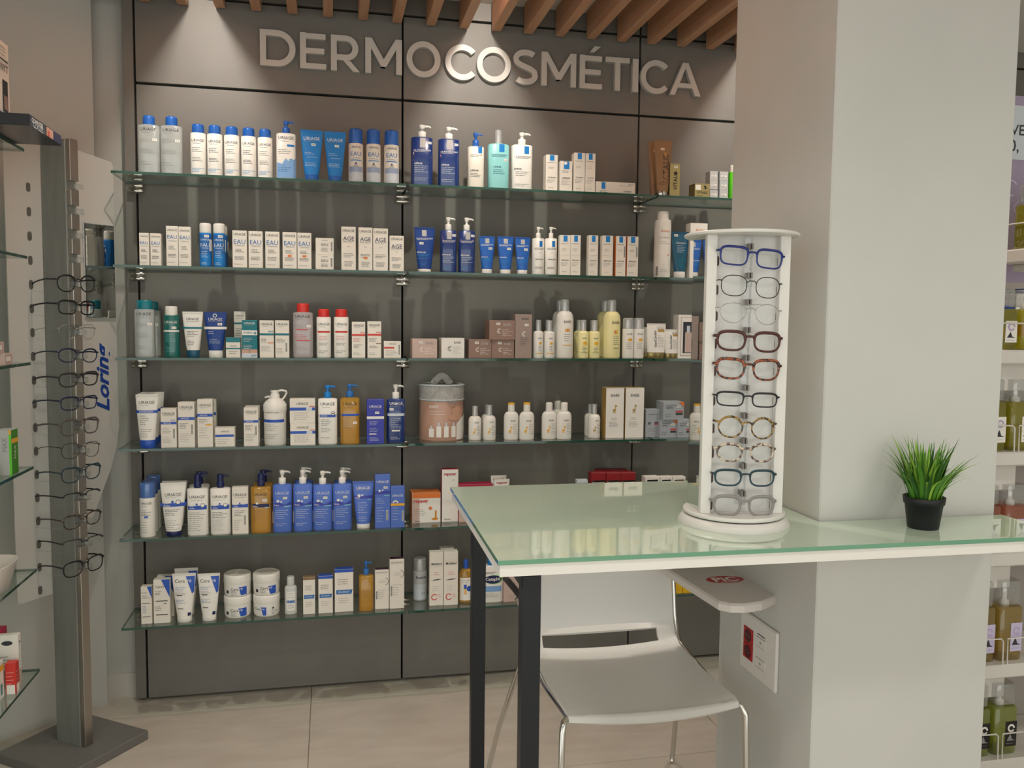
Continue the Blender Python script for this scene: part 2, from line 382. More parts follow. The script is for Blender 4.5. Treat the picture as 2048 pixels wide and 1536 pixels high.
class Item:
    """printing is laid on the front of the body: s across, z up, y from the body's surface"""
    def __init__(s, w, d, h, surf): s.w, s.d, s.h, s.surf = w, d, h, surf; s.mb = MB(); s.n = 0
    def pt(s, x, z, e): return (x, s.surf(x, z) - e, z)
    def quad(s, x0, z0, x1, z1, mat, e):
        nx = max(1, int(abs(x1-x0)/(s.w*.09))) if s.curved else 1; nz = max(1, int(abs(z1-z0)/(s.h*.1))) if s.curved else 1
        V = [s.pt(x0+(x1-x0)*i/nx, z0+(z1-z0)*j/nz, e) for j in range(nz+1) for i in range(nx+1)]
        F = [(j*(nx+1)+i, j*(nx+1)+i+1, (j+1)*(nx+1)+i+1, (j+1)*(nx+1)+i) for j in range(nz) for i in range(nx)]
        s.mb.add(V, F, mat)
    def poly(s, P, mat, e):
        """polygon cut into upright strips so that it follows a curved front"""
        if not s.curved: s.mb.add([s.pt(x, z, e) for x, z in P], [tuple(range(len(P)))], mat); return
        a = min(p[0] for p in P); b = max(p[0] for p in P); n = max(4, int((b-a)/(s.w*.06)))
        xs = sorted({round(a+(b-a)*i/n, 6) for i in range(n+1)} | {round(p[0], 6) for p in P}); cols = []
        for x in xs:
            x = min(max(x, a+1e-6), b-1e-6); zs = []
            for i in range(len(P)):
                (x0, z0), (x1, z1) = P[i], P[(i+1) % len(P)]
                if (x0-x)*(x1-x) <= 0 and x0 != x1: zs.append(z0+(z1-z0)*(x-x0)/(x1-x0))
            if zs: cols.append((x, min(zs), max(zs)))
        V = []; F = []; K = 4
        for x, z0, z1 in cols: V += [s.pt(x, z0+(z1-z0)*k/K, e) for k in range(K+1)]
        for i in range(len(cols)-1):
            for k in range(K): q = i*(K+1)+k; F.append((q, q+K+1, q+K+2, q+1))
        s.mb.add(V, F, mat)
    def run(s, ops, curved):
        s.curved = curved; w, h = s.w, s.h
        for op in ops:
            s.n += 1; e = .0005 + s.n*.00006; k = op[0]
            if k == 'T':
                _, txt, cx, cz, fw, col = op[:6]; rot = op[6] if len(op) > 6 else 0; bold = op[7] if len(op) > 7 else .0
                V, F, asp = glyphs(txt, bold)
                L = fw*(h if rot else w); P = []
                for u, v in V:
                    if rot: P.append(s.pt(cx*w - v*L, cz*h + u*L, e))
                    else: P.append(s.pt(cx*w + u*L, cz*h + v*L, e))
                s.mb.add(P, F, cm(col))
            elif k == 'R':
                _, a, b, c, d, col = op; s.quad(a*w, b*h, c*w, d*h, cm(col), e)
            elif k == 'L':
                _, a, b, z, n, dz, col = op; rr = random.Random(int(a*100+z*1000+n))
                for q in range(n):
                    x = a; end = a + (b-a)*(.55+.45*rr.random()); zz = z - q*dz
                    while x < end - .03:
                        l = .06 + .14*rr.random(); x2 = min(end, x+l); s.quad(x*w, zz*h-.0006, x2*w, zz*h+.0006, cm(col), e); x = x2 + .025
            elif k == 'E':
                _, cx, cz, rx, rz, col = op; n = 20
                s.poly([(cx*w+rx*w*math.cos(2*math.pi*i/n), cz*h+rz*w*math.sin(2*math.pi*i/n)) for i in range(n)], cm(col), e)
            elif k == 'O':
                _, cx, cz, r0, r1, a0, a1, col = op; n = 18; V = []
                for i in range(n+1):
                    a = math.radians(a0+(a1-a0)*i/n)
                    for r in (r0, r1): V.append(s.pt(cx*w+r*w*math.cos(a), cz*h+r*w*math.sin(a), e))
                s.mb.add(V, [(2*i, 2*i+1, 2*i+3, 2*i+2) for i in range(n)], cm(col))
            elif k == 'P':
                _, pts, col = op; s.poly([(x*w, z*h) for x, z in pts], cm(col), e)
            elif k == 'B':
                _, cx, cz, bh = op; x = cx*w; z = cz*h; hh = bh*h
                s.quad(x-.0035, z-hh/2-.001, x+.0035, z+hh/2+.001, cm('W'), e)
                q = 0; rr = random.Random(3)
                while q < hh:
                    t = .0008+.0012*rr.random(); s.quad(x-.0026, z-hh/2+q, x+.0026, z-hh/2+min(hh, q+t), cm('K'), e+.0002); q += t+.0009
            elif k == 'S':
                _, cx, cz = op[:3]; x = cx*w; z = cz*h
                s.quad(x-.007, z-.004, x+.007, z+.004, cm('W'), e); s.quad(x-.0045, z-.001, x+.0045, z+.001, cm('G'), e+.0002)
def ur(t=.9, w=.76, c='K'): return [('T', 'URIAGE', 0, t, w, c), ('L', -.3, .36, t-.055, 1, .02, 'G')]
def lr(t, c='K', w=.8): return [('T', 'LA ROCHE-POSAY', 0, t, w, c, 0, .01), ('L', -.36, .36, t-.025, 1, .02, c)]
def txt(z, n=3, dz=.035, a=-.36, b=.3, c='K'): return [('L', a, b, z, n, dz, c)]
babs = [('P', [(-.14,.0),(.14,.0)], 'OR')]
def sun(cx, cz, r, col):
    ops = []
    for i in range(7):
        a = math.radians(60 + i*40)
        ops.append(('P*', cx, cz, r, a, col))
    return ops
ST = {}
def S(name, b, c=None, p=(), **k): ST[name] = dict(b=b, c=c, p=list(p), **k)
micp = lambda col: ur(.76, .72) + txt(.6, 3, .03, -.4, .1, 'G') + txt(.42, 3, .03, -.4, .2, col) + txt(.2, 2, .04, -.4, .3, 'G') + [('S', .3, .58)]
S('micB', 'WATER', 'B', micp('G'), hc=.155, wc=.55)
S('micT', 'WATER', 'TL', micp('G'), hc=.155, wc=.78)
S('micR', 'ROSE', 'RD', micp('RD') + [('R', -.32, .51, .25, .525, 'RD'), ('R', -.32, .31, .36, .325, 'RD')], hc=.16, wc=.62)
S('whB', 'W', 'B', ur(.68, .8) + txt(.54, 3, .035) + txt(.35, 3, .03) + txt(.14, 3, .03, -.4, .42, 'SK'), hc=.165, wc=.79, sh=.012)
S('pumpMt', 'W', 'B', ur(.7, .76) + [('R', .05, .555, .47, .59, 'SK2'), ('P', [(-.47,.03),(.47,.03),(.47,.36),(.36,.33),(.27,.4),(.12,.31),(-.02,.36),(-.2,.26),(-.47,.29)], 'LB'), ('P', [(.1,.33),(.27,.41),(.36,.34),(.25,.36)], 'W'), ('T', 'XL 1 LITRE', -.2, .24, .3, 'B')] + txt(.5, 3, .03, -.4, .3) + txt(.2, 3, .03, -.4, .4, 'DB'), hb=.79, pc='B')
S('tubeSky', 'SK2', 'B', ur(.83, .7, 'W') + [('S', .08, .71), ('R', -.2, .46, .26, .465, 'W')] + txt(.55, 2, .03, -.3, .2, 'GB') + txt(.35, 3, .03, -.3, .25, 'GB'), hc=.12)
S('canEau', 'C', 'B', [('R', -.46, .03, .46, .2, 'GB'), ('R', -.47, .2, .47, .3, 'MI'), ('P', [(-.44,.29),(-.15,.31),(.0,.38),(.17,.31),(.44,.29)], 'LG'), ('P', [(-.1,.33),(0,.385),(.12,.33),(.02,.35)], 'NV'), ('T', 'URIAGE', 0, .655, .66, 'K'), ('T', 'EAU', 0, .53, .7, 'BE'), ('T', 'THERMALE', 0, .45, .6, 'G'), ('R', -.36, .405, .36, .42, 'SK2')], hc=.27, wc=.93)
def lrp(sq, c, tz=.62, base='LIPIKAR'): return [('R', -.14, .735 if tz < .64 else tz+.07, .14, tz+.2, sq)] 
S('lrpBlue', 'TEALC', 'W', [('R', -.12, .62, .14, .775, 'LG'), ('S', .33, .7)] + lr(.575, 'W') + [('T', 'LIPIKAR', -.18, .36, .36, 'W', 0, .02)] + txt(.32, 4, .032, -.36, .3, 'GB') + txt(.12, 2, .03, -.36, .3, 'GB'), hb=.8, pc='W', stem='CLEAR')
S('lrpCream', 'CR', 'B', [('R', .1, .62, .34, .735, 'SK2')] + lr(.585, 'K', .7) + [('T', 'LIPIKAR', -.1, .31, .5, 'K', 0, .02)] + txt(.26, 3, .03), hb=.75, pc='B')
S('lrpAqua', 'AQ', 'CLEAR', [('R', -.02, .62, .23, .75, 'SK2'), ('S', .3, .49)] + lr(.57, 'DT', .76) + [('T', 'LIPIKAR', -.1, .37, .36, 'DT', 0, .02)] + txt(.32, 3, .03, -.3, .3, 'DT'), hc=.23, wc=.34, sh=.03)
S('lrpWhite', 'W', 'W', [('R', .05, .62, .28, .75, 'SK2')] + lr(.57, 'K', .8) + [('T', 'LIPIKAR', -.25, .36, .36, 'K', 0, .02)] + txt(.31, 3, .03) + txt(.1, 2, .03, -.4, .3, 'G'), hb=.79, pc='W')
lrb = lambda n: [('R', -.18, .84, .2, .99, 'SK2'), ('L', -.4, .4, .79, 1, .02, 'K')] + txt(.66, 2, .035, -.3, .3, 'G') + [('T', n, 0, .38, .68, 'K', 0, .02)] + txt(.32, 3, .035, -.4, .35, 'G') + txt(.1, 1, .03, -.3, .3, 'G')
S('lrpBox', 'C', None, lrb('TOLERIANE')); S('lrpBoxS', 'C', None, [('R', -.2, .74, .25, .99, 'SK2'), ('E', -.06, .93, .14, .12, 'W')] + txt(.68, 2, .04) + [('T', 'LIPIKAR', 0, .45, .62, 'K', 0, .02)] + txt(.38, 4, .045, -.4, .36, 'G'))
S('lrpSlim', 'C', None, lrb('EFFACLAR') + [('R', -.4, .5, .4, .506, 'LG')], t='W'); S('lrpSlimO', 'C', None, lrb('EFFACLAR') + [('B', .36, .62, .26)], side='OR')
S('lrpLong', 'C', None, [('R', -.36, .4, -.26, .95, 'SK2'), ('L', -.4, -.18, .25, 2, .12, 'K'), ('T', 'CICAPLAST', .3, .25, .2, 'K', 0, .02), ('L', .1, .45, .72, 1, .1, 'G'), ('R', .32, .8, .47, .88, 'LG')])
S('vit', 'BZ', 'SILVER', [('T', 'VITALIS', .12, .5, .5, 'BK', 1, .01), ('P', [(.0,.77),(.12,.8),(.2,.74),(.1,.7)], 'GD'), ('S', -.05, .84)] + txt(.24, 2, .03, -.25, .25, 'BK'), hc=.09)
S('vitBox', 'GOLDM', None, [('T', 'VITALIS', .05, .48, .55, 'BK', 1, .02), ('S', .08, .9), ('P', [(-.1,.72),(.12,.78),(.2,.7),(.05,.66)], 'BK')])
S('goldS', 'GOLDM', None, [('R', -.45, .55, -.1, .9, 'W'), ('T', 'VITALIS', .0, .38, .7, 'BK', 0, .01), ('P', [(.1,.8),(.2,.9),(.3,.65),(.2,.6)], 'BK')] + txt(.15, 1, .1, -.3, .3, 'BK'))
S('silv', 'SV', None, [('R', -.3, .4, .3, .6, 'W'), ('L', -.18, .2, .55, 2, .12, 'K')])
S('green', 'GN', 'W', [('T', 'ALOE', 0, .5, .6, 'W')], hc=.2, wc=.8, sh=.02)
def eau(t, o=False):
    p = [('T', 'URIAGE', 0, .9, .82, 'K'), ('T', 'EAU', 0, t, .8, 'BE'), ('T', 'THERMALE', 0, t-.1, .7, 'G')] + txt(.5, 3, .035, -.3, .3, 'K') + txt(.3, 3, .035, -.35, .36, 'K') + txt(.1, 1, .03, -.4, .4, 'G')
    if o: p += [('R', -.14, .33, .14, .385, 'OR')]
    return p
S('eauS', 'C', None, eau(.7)); S('eauT', 'C', None, eau(.73)); S('eau', 'C', None, eau(.7)); S('eauO', 'C', None, eau(.7, True))
S('eauQ', 'C', None, [('T', 'URIAGE', 0, .86, .32, 'G'), ('T', 'EAU', 0, .6, .36, 'K'), ('L', -.2, .2, .38, 1, .1, 'G'), ('B', .38, .5, .55)] + txt(.3, 2, .09, -.2, .25, 'K'))
S('eauBot', 'SK2', 'W', [('R', -.46, .05, .46, .74, 'BE'), ('R', -.47, .04, .47, .3, 'SK2'), ('T', 'URIAGE', 0, .62, .7, 'W'), ('T', 'EAU', 0, .5, .74, 'W'), ('T', 'THERMALE', 0, .43, .6, 'W'), ('S', .15, .7), ('B', .44, .5, .25)] + txt(.35, 4, .04, -.3, .3, 'W') + txt(.1, 2, .03, -.3, .3, 'W'), hc=.22, wc=.97, sh=.01)
def age(o=False, h=.73):
    p = [('T', 'URIAGE', 0, .91, .82, 'K'), ('T', 'AGE', 0, h, .76, 'NV'), ('T', 'PROTECT', 0, h-.075, .74, 'G')] + txt(.55, 1, .03, -.1, .2, 'G') + txt(.38, 3, .035, -.35, .36) + txt(.2, 4, .032, -.3, .34) 
    if o: p += [('R', -.14, .27, .14, .32, 'OR')]
    return p
S('age', 'C', None, age()); S('ageO', 'C', None, age(True)); S('ageS', 'C', None, age(False, .7))
effp = [('T', 'EFFACLAR', -.16, .44, .4, 'W', 0, .02)] + txt(.4, 4, .032, -.36, .3, 'SK') + txt(.2, 2, .03, -.36, .3, 'SK')
S('effBig', 'DB', 'W', [('R', -.13, .8, .09, .94, 'LG'), ('S', -.16, .64)] + lr(.75, 'W', .78) + effp, hc=.07, wcap=.62)
S('effPump', 'TEALC', 'W', [('R', -.12, .6, .16, .73, 'LG'), ('S', .32, .67)] + lr(.57, 'W', .8) + [('T', 'EFFACLAR', -.14, .32, .5, 'W', 0, .02)] + txt(.28, 4, .03, -.36, .36, 'GB') + txt(.1, 2, .03, -.3, .3, 'SK'), hb=.77, pc='W')
S('effTube', 'B', 'W', [('R', -.12, .81, .13, .94, 'LG'), ('S', .2, .67)] + lr(.77, 'W', .78) + effp, hc=.12, wcap=.64)
S('effWh', 'W', 'W', [('R', -.02, .58, .24, .7, 'SK2')] + lr(.55, 'K', .84) + [('T', 'EFFACLAR', 0, .32, .62, 'K', 0, .02)] + txt(.16, 2, .03, -.36, .4, 'K') + txt(.46, 1, .03, -.1, .2, 'G'), hb=.77, pc='W', e=2)
S('avene', 'W', 'W', [('T', 'Av\u00e8ne', 0, .7, .56, 'OR'), ('T', 'Eau Thermale', 0, .6, .66, 'G')] + txt(.54, 2, .03, -.3, .3, 'G') + [('E', .2, .34, .04, .04, 'RD'), ('B', -.42, .1, .14)] + txt(.12, 2, .03, -.3, .3, 'G'), hc=.13, wc=.68, sh=.09)
S('clean', 'DT', 'W', [('S', -.25, .92), ('T', 'Cleanance', 0, .76, .56, 'W'), ('O', .0, .34, .2, .23, 0, 330, 'TL'), ('O', .0, .34, .1, .13, 20, 300, 'TL')] + txt(.7, 5, .035, -.22, .25, 'GB'), hc=.14)
S('aveneBox', 'W', None, [('T', 'Av\u00e8ne', .1, .88, .6, 'OR')] + txt(.8, 3, .03, -.3, .3, 'G') + [('R', -.3, .6, .3, .61, 'OR')])
S('hyGreen', 'EMER', 'W', ur(.69, .76, 'W') + [('S', .2, .58), ('R', -.48, .5, .48, .535, 'W')] + txt(.44, 4, .04, -.3, .3, 'AQ') + txt(.2, 3, .04, -.3, .3, 'AQ'), hc=.17, wc=.78, sh=.03)
S('hyTube', 'W', 'DT', ur(.84, .6) + [('R', -.49, .625, .49, .665, 'TL')] + txt(.57, 4, .035, -.26, .3) + txt(.36, 3, .04, -.24, .24), hc=.16)
S('hyNavy', 'DB', 'W', ur(.84, .6, 'W') + [('R', -.49, .62, .49, .675, 'W'), ('O', -.02, .92, .06, .09, 0, 360, 'W'), ('S', .2, .73)] + txt(.57, 2, .04, -.3, .0, 'W') + txt(.4, 3, .04, -.26, .28, 'GB'), hc=.155)
S('hyTall', 'C', None, ur(.91, .7) + [('R', -.49, .72, .49, .76, 'TL')] + txt(.62, 4, .05)); S('hySmall', 'C', None, [('R', -.5, .76, .5, 1, 'TL'), ('T', 'URIAGE', 0, .58, .45, 'K'), ('R', -.5, .42, .5, .48, 'TL')] + txt(.3, 2, .1, -.3, .3), t='TL')
S('hyTeal', 'TL', None, ur(.92, .7, 'W') + [('R', -.5, .6, .5, .73, 'W'), ('T', 'HYSEAC', -.1, .665, .6, 'TL', 0, .03), ('R', .27, .64, .45, .67, 'TL'), ('R', .34, .61, .38, .7, 'TL'), ('R', -.5, .12, -.02, .22, 'FL'), ('R', .02, .12, .5, .22, 'FL'), ('R', -.5, .0, .5, .12, 'GB'), ('T', 'x2H', .25, .06, .35, 'TL', 0, .03)] + txt(.52, 3, .04, -.4, .3, 'W') + txt(.33, 3, .04, -.4, .3, 'W'))
hyb = ur(.9, .8) + [('R', -.5, .6, .5, .655, 'TL'), ('T', 'SPF30', .28, .7, .36, 'TL', 0, .02)]
S('hyBox', 'C', None, hyb + [('R', .05, .39, .46, .41, 'OR')] + txt(.5, 3, .04, -.4, .2) + txt(.3, 4, .04, -.4, .3, 'G'))
S('hyBoxB', 'C', None, hyb[:3] + [('B', .3, .28, .24)] + txt(.5, 3, .04, -.4, .3) + txt(.25, 4, .04, -.4, .1, 'G'))
S('roBot', 'W', 'RD', ur(.69, .78) + [('R', -.49, .515, .49, .55, 'RD')] + txt(.44, 3, .035, -.36, .3, 'RD') + txt(.3, 2, .035) + txt(.14, 2, .035, -.36, .36, 'K'), hc=.16, wc=.8, sh=.012)
rob = ur(.9, .8) + [('R', -.5, .61, .5, .66, 'RD'), ('T', 'SPF30', .3, .7, .34, 'RD', 0, .02)]
S('roBox', 'C', None, rob + txt(.53, 3, .035, -.4, .2, 'RD') + txt(.36, 3, .04) + txt(.14, 2, .04, -.4, .3, 'G')); S('roBoxB', 'C', None, rob + [('R', .12, .385, .48, .41, 'BZ')] + txt(.53, 3, .035, -.4, .2) + txt(.32, 2, .04) + txt(.14, 2, .04, -.4, .3, 'G'))
S('roSmall', 'C', None, [('T', 'URIAGE', .0, .84, .4, 'K'), ('R', -.49, .56, .1, .66, 'RD'), ('B', .4, .5, .6)] + txt(.42, 3, .12, -.4, .3))
bab = lambda tc: [('T', 'BABE', .2, .78, .3, tc), ('S', -.15, .82), ('X', -.1, .45, .09, 'W'), ('L', .0, .42, .52, 4, .1, 'W')]
S('babPink', 'PK', None, bab('G')); S('babBrown', 'BR', None, bab('LG'))
S('babWhite', 'W', None, [('T', 'BABE', .2, .78, .3, 'K'), ('X', -.12, .47, .1, 'K'), ('L', .0, .42, .55, 4, .1, 'G')])
S('babMauve', 'MV', None, [('T', 'BABE', .1, .9, .42, 'K'), ('S', .18, .76), ('X', .05, .55, .14, 'W')] + txt(.46, 5, .04, -.2, .35, 'K'))
S('babWs', 'W', 'CLEAR', [('T', 'BABE', .05, .52, .4, 'K'), ('R', -.05, .36, .22, .42, 'YE'), ('R', -.3, .115, .34, .135, 'YE')] + txt(.31, 4, .04, -.1, .3), hc=.29, wc=.55, sh=.06)
S('babWl', 'W', 'W', [('T', 'BABE', .05, .62, .44, 'K'), ('R', -.1, .45, -.01, .5, 'YE'), ('R', .02, .45, .1, .5, 'OR'), ('R', .12, .45, .2, .5, 'YE'), ('R', -.22, .215, .3, .228, 'YE')] + txt(.4, 4, .035, -.15, .3), hc=.2, wc=.5, sh=.13, ccol='CLEAR')
S('babYs', 'LY', 'CLEAR', [('T', 'BABE', .0, .52, .4, 'K'), ('R', -.14, .35, .22, .43, 'YE'), ('R', -.3, .14, .3, .15, 'K')] + txt(.3, 4, .04, -.2, .3), hc=.29, wc=.55, sh=.06)
S('babYl', 'LY', 'W', [('T', 'BABE', .1, .61, .46, 'K'), ('R', .0, .42, .08, .48, 'OR'), ('R', .1, .42, .2, .48, 'YE'), ('R', -.05, .17, .3, .176, 'K')] + txt(.38, 5, .035, -.05, .36), hc=.2, wc=.5, sh=.13, ccol='CLEAR')
S('babCan', 'W', 'CLEAR', [('T', 'BABE', .0, .6, .5, 'G'), ('R', -.16, .43, .2, .49, 'YE')] + txt(.38, 4, .045, -.3, .36), hc=.27, wc=.98)
S('venT', 'W', 'GOLDM', [('T', 'VenCinder', -.1, .56, .5, 'K', 1, .01), ('R', .05, .76, .4, .84, 'GD')] + txt(.9, 2, .04, .0, .42) + txt(.65, 8, .045, .02, .38, 'G'), hc=.17, wcap=.9)
S('winBox', 'W', None, [('R', -.36, .06, .5, .95, 'BR'), ('R', -.34, .07, .5, .94, 'W'), ('R', -.24, .12, .36, .84, 'K'), ('R', -.12, .14, .24, .6, 'PK'), ('R', -.03, .6, .15, .75, 'GB')])
xp = lambda z: [('R', -.5, z, .5, z+.06, 'CB'), ('T', 'XEMOSE', -.1, z+.03, .5, 'W')]
S('xemT', 'W', 'CB', ur(.85, .68) + [('R', -.47, .655, .47, .705, 'CB'), ('T', 'BARIEDERM', -.02, .68, .6, 'W')] + txt(.6, 5, .04, -.3, .1) + txt(.35, 5, .035, -.28, .28, 'G'), hc=.15, wcap=.68)
S('xemA', 'C', None, ur(.87, .8) + xp(.6) + [('B', .34, .36, .24), ('T', 'SPF50', .28, .7, .3, 'CB')] + txt(.5, 4, .04, -.4, .2, 'G') + txt(.26, 4, .04, -.4, .3, 'G'))
S('xemB', 'C', None, ur(.89, .8) + xp(.61) + [('B', .34, .4, .22)] + txt(.53, 4, .035, -.4, .2, 'K') + txt(.3, 5, .04, -.4, .3, 'G'))
S('xemC', 'C', None, ur(.88, .8) + xp(.64) + [('R', .02, .455, .42, .485, 'YE')] + txt(.58, 3, .035, -.4, .2) + txt(.4, 5, .05, -.4, .3, 'G'))
S('xemS', 'C', None, [('T', 'URIAGE', 0, .8, .42, 'K'), ('R', -.5, .52, .46, .64, 'CB')] + txt(.4, 3, .12, -.4, .3, 'G'))
S('xemW', 'C', None, [('T', 'URIAGE', 0, .8, .46, 'K'), ('R', -.5, .52, .5, .64, 'CB'), ('R', .15, .51, .38, .65, 'GB'), ('R', .28, .67, .48, .7, 'RD')] + txt(.42, 4, .09, -.34, .36, 'G'))
S('xemJ', 'W', 'W', [('T', 'URIAGE', -.1, .62, .58, 'K'), ('R', -.46, .425, .4, .475, 'CB')] + txt(.38, 4, .035, -.4, .2, 'G') + txt(.2, 3, .035, -.4, .3, 'G'))
S('xemP', 'W', 'SK2', ur(.69, .74) + [('R', -.48, .465, .48, .51, 'CB'), ('T', 'XEMOSE', -.2, .487, .36, 'W'), ('E', .28, .53, .11, .11, 'W'), ('O', .28, .53, .09, .11, 0, 360, 'K'), ('E', .28, .53, .05, .03, 'K')] + txt(.42, 4, .03, -.34, .2) + txt(.28, 3, .03, -.34, .3) + txt(.12, 1, .03, -.36, .36), hb=.785, pc='SK2')
S('xemO', 'AMBER', 'BE', ur(.68, .7) + [('R', -.48, .475, .46, .51, 'CB'), ('S', .25, .36)] + txt(.44, 6, .04, -.4, .1, 'BZ'), hb=.785, pc='BE')
S('dsBox', 'RB', None, ur(.84, .72, 'W') + [('R', -.5, .56, .5, .62, 'W'), ('S', .1, .7), ('R', -.36, .21, .06, .235, 'W')] + txt(.5, 3, .035, -.34, .4, 'GB') + txt(.35, 3, .035, -.34, .3, 'GB') + txt(.14, 3, .03, -.34, .3, 'GB'))
S('dsPump', 'TEALC', 'W', ur(.68, .7, 'W') + [('R', -.46, .465, .48, .51, 'GB'), ('S', -.25, .58), ('R', -.24, .2, .2, .225, 'W')] + txt(.42, 3, .035, -.3, .4, 'GB') + txt(.32, 3, .03, -.3, .3, 'GB') + txt(.1, 2, .03, -.3, .4, 'GB'), hb=.76, pc='W')
lotp = lambda col: [('T', 'BABE', .08, .52, .32, 'K'), ('G', -.12, .25, .17, col)] + txt(.42, 4, .045, .08, .42, 'G') + txt(.22, 2, .05, .08, .4, 'G')
S('lotS', 'W', 'CLEAR', lotp('YE'), hc=.3, wc=.46, sh=.12); S('lotG', 'W', 'CLEAR', lotp('GD'), hc=.3, wc=.46, sh=.12)
S('lotO', 'W', 'W', lotp('YE'), hc=.24, wc=.46, sh=.14, tip='YE'); S('lotW', 'W', 'W', lotp('YE'), hc=.24, wc=.46, sh=.14)
S('girBox', 'W', None, [('T', 'BABE', .0, .85, .46, 'K'), ('G', -.02, .56, .16, 'GD')] + txt(.4, 2, .03, -.2, .24, 'G') + txt(.32, 4, .03, -.3, .3, 'G'), side='GD', t='GD')
isd = [('T', 'FOTOPROTECTOR', -.08, .8, .56, 'K'), ('T', 'ISDIN', -.2, .68, .3, 'K'), ('L', -.4, .0, .3, 2, .12, 'K'), ('R', .1, .42, .44, .5, 'RD'), ('R', .1, .28, .44, .38, 'K')]
S('isdT', 'IS', None, [('T', 'FOTOPROTECTOR', 0, .82, .7, 'K'), ('T', '30', -.25, .5, .22, 'K', 0, .03), ('R', .1, .5, .48, .54, 'K'), ('R', .1, .45, .48, .49, 'RD')] + txt(.3, 2, .08, -.3, .3, 'G'))
S('isdQ', 'IS', None, isd + [('P', [(.25,1),(.5,.7),(.5,1)], 'OR'), ('S', .24, .74)])
bebb = lambda z: [('P', [(-.5,z),(.5,z),(.5,z+.075),(.2,z+.06),(0,z+.07),(-.25,z+.055),(-.5,z+.065)], 'CB'), ('T', 'Bebe', -.24, z+.025, .24, 'W'), ('E', -.16, z+.085, .06, .06, 'W'), ('E', -.02, z+.09, .05, .05, 'CB')]
S('babSp', 'W', 'BLUEC', ur(.63, .66) + [('R', -.12, .36, .12, .4, 'BB')] + txt(.5, 4, .03, -.3, .3) + txt(.28, 5, .045, -.3, .3, 'G'), hc=.27, wc=.98)
S('bebT', 'W', 'NV', ur(.78, .64) + bebb(.56) + [('E', .2, .64, .1, .1, 'W'), ('O', .2, .64, .08, .1, 0, 360, 'NV')] + txt(.5, 4, .032, -.32, .3) + txt(.3, 5, .04, -.26, .26, 'G'), hc=.1, wcap=.6)
S('bebN', 'W', 'NV', ur(.64, .72) + bebb(.43) + [('E', .26, .5, .11, .11, 'W'), ('O', .26, .5, .09, .11, 0, 360, 'NV')] + txt(.38, 4, .03, -.4, .36) + txt(.25, 6, .033, -.4, .2, 'G'), hb=.78, pc='NV', lock=1)
S('bebBox', 'C', None, ur(.84, .82) + bebb(.57) + [('B', .3, .3, .2)] + txt(.5, 4, .035) + txt(.3, 6, .04, -.4, .15, 'G'))
S('bebO', 'AMBER', 'NV', ur(.66, .66) + [('R', -.48, .44, .48, .5, 'NV'), ('T', 'Bebe', -.26, .46, .24, 'W'), ('E', -.16, .51, .06, .06, 'W'), ('R', .2, .43, .42, .445, 'AQ'), ('S', .2, .56)] + txt(.4, 6, .035, -.4, .1, 'BZ'), hb=.79, pc='NV', lock=1)
bebw = [('E', -.22, .0, .07, .07, 'W')]
S('bebP', 'BB', 'W', ur(.64, .74, 'GB') + [('P', [(-.49,.41),(.49,.45),(.49,.5),(.1,.45),(-.2,.5),(-.49,.46)], 'RB'), ('E', -.22, .51, .08, .07, 'W'), ('E', -.05, .5, .06, .06, 'GB'), ('T', 'Bebe', -.3, .445, .26, 'W'), ('R', .1, .415, .46, .43, 'AQ'), ('S', .15, .56), ('B', -.46, .24, .18)] + txt(.36, 5, .032, -.36, .36, 'GB') + txt(.14, 2, .03, -.36, .3, 'GB'), hb=.78, pc='W')
S('bebTB', 'BB', 'W', ur(.86, .64, 'W') + [('R', -.42, .64, .42, .7, 'RB'), ('E', -.2, .7, .07, .07, 'W'), ('E', -.05, .71, .05, .05, 'GB'), ('T', 'Bebe', -.26, .655, .2, 'W'), ('R', .2, .61, .36, .622, 'AQ')] + txt(.55, 5, .05, -.26, .26, 'GB') + txt(.25, 3, .035, -.24, .22, 'GB'), hc=.1, wcap=.62)
S('bebTall', 'BB', None, ur(.87, .8, 'W') + [('R', -.5, .64, .5, .7, 'RB'), ('E', -.2, .7, .08, .08, 'W'), ('E', 0, .71, .06, .06, 'GB'), ('S', .2, .76), ('B', .3, .24, .18), ('R', .1, .61, .46, .622, 'AQ')] + txt(.55, 3, .04, -.4, .2, 'GB') + txt(.38, 6, .05, -.4, .15, 'GB'))
S('bebSun', 'BB', None, ur(.78, .76, 'W') + [('R', -.5, .53, .5, .59, 'YE'), ('O', -.15, .6, .1, .2, 0, 180, 'W'), ('B', .38, .28, .24)] + txt(.48, 5, .07, -.36, .2, 'GB'))
S('repO', 'W', None, [('R', -.5, .0, -.24, .8, 'PK'), ('R', -.49, .82, .49, 1, 'OR'), ('T', 'repavar', -.18, .7, .5, 'RD', 0, .03), ('E', .14, .48, .06, .06, 'OR'), ('R', .3, .12, .36, .4, 'AM'), ('E', .3, .12, .12, .04, 'AM')] + txt(.45, 1, .05, -.4, .05, 'OR') + txt(.38, 3, .06, -.4, .1, 'G') + [('T', 'ferrer', -.3, .06, .18, 'K')], side='OR', t='OR')
S('repM', 'W', None, [('T', 'repavar', .0, .9, .76, 'MG', 0, .03), ('T', 'ferrer', -.15, .05, .4, 'K')] + txt(.8, 1, .03, .1, .4, 'G'), side='MG', t='MG'); S('repL', 'PK', None, [('R', -.5, .9, .5, 1, 'MG'), ('T', 'repavar', -.1, .6, .5, 'MG')], t='MG', side='MG')
S('repT', 'W', 'W', [('T', 'repavar', 0, .9, .7, 'MG', 0, .02)] + txt(.7, 3, .05), hc=.14)
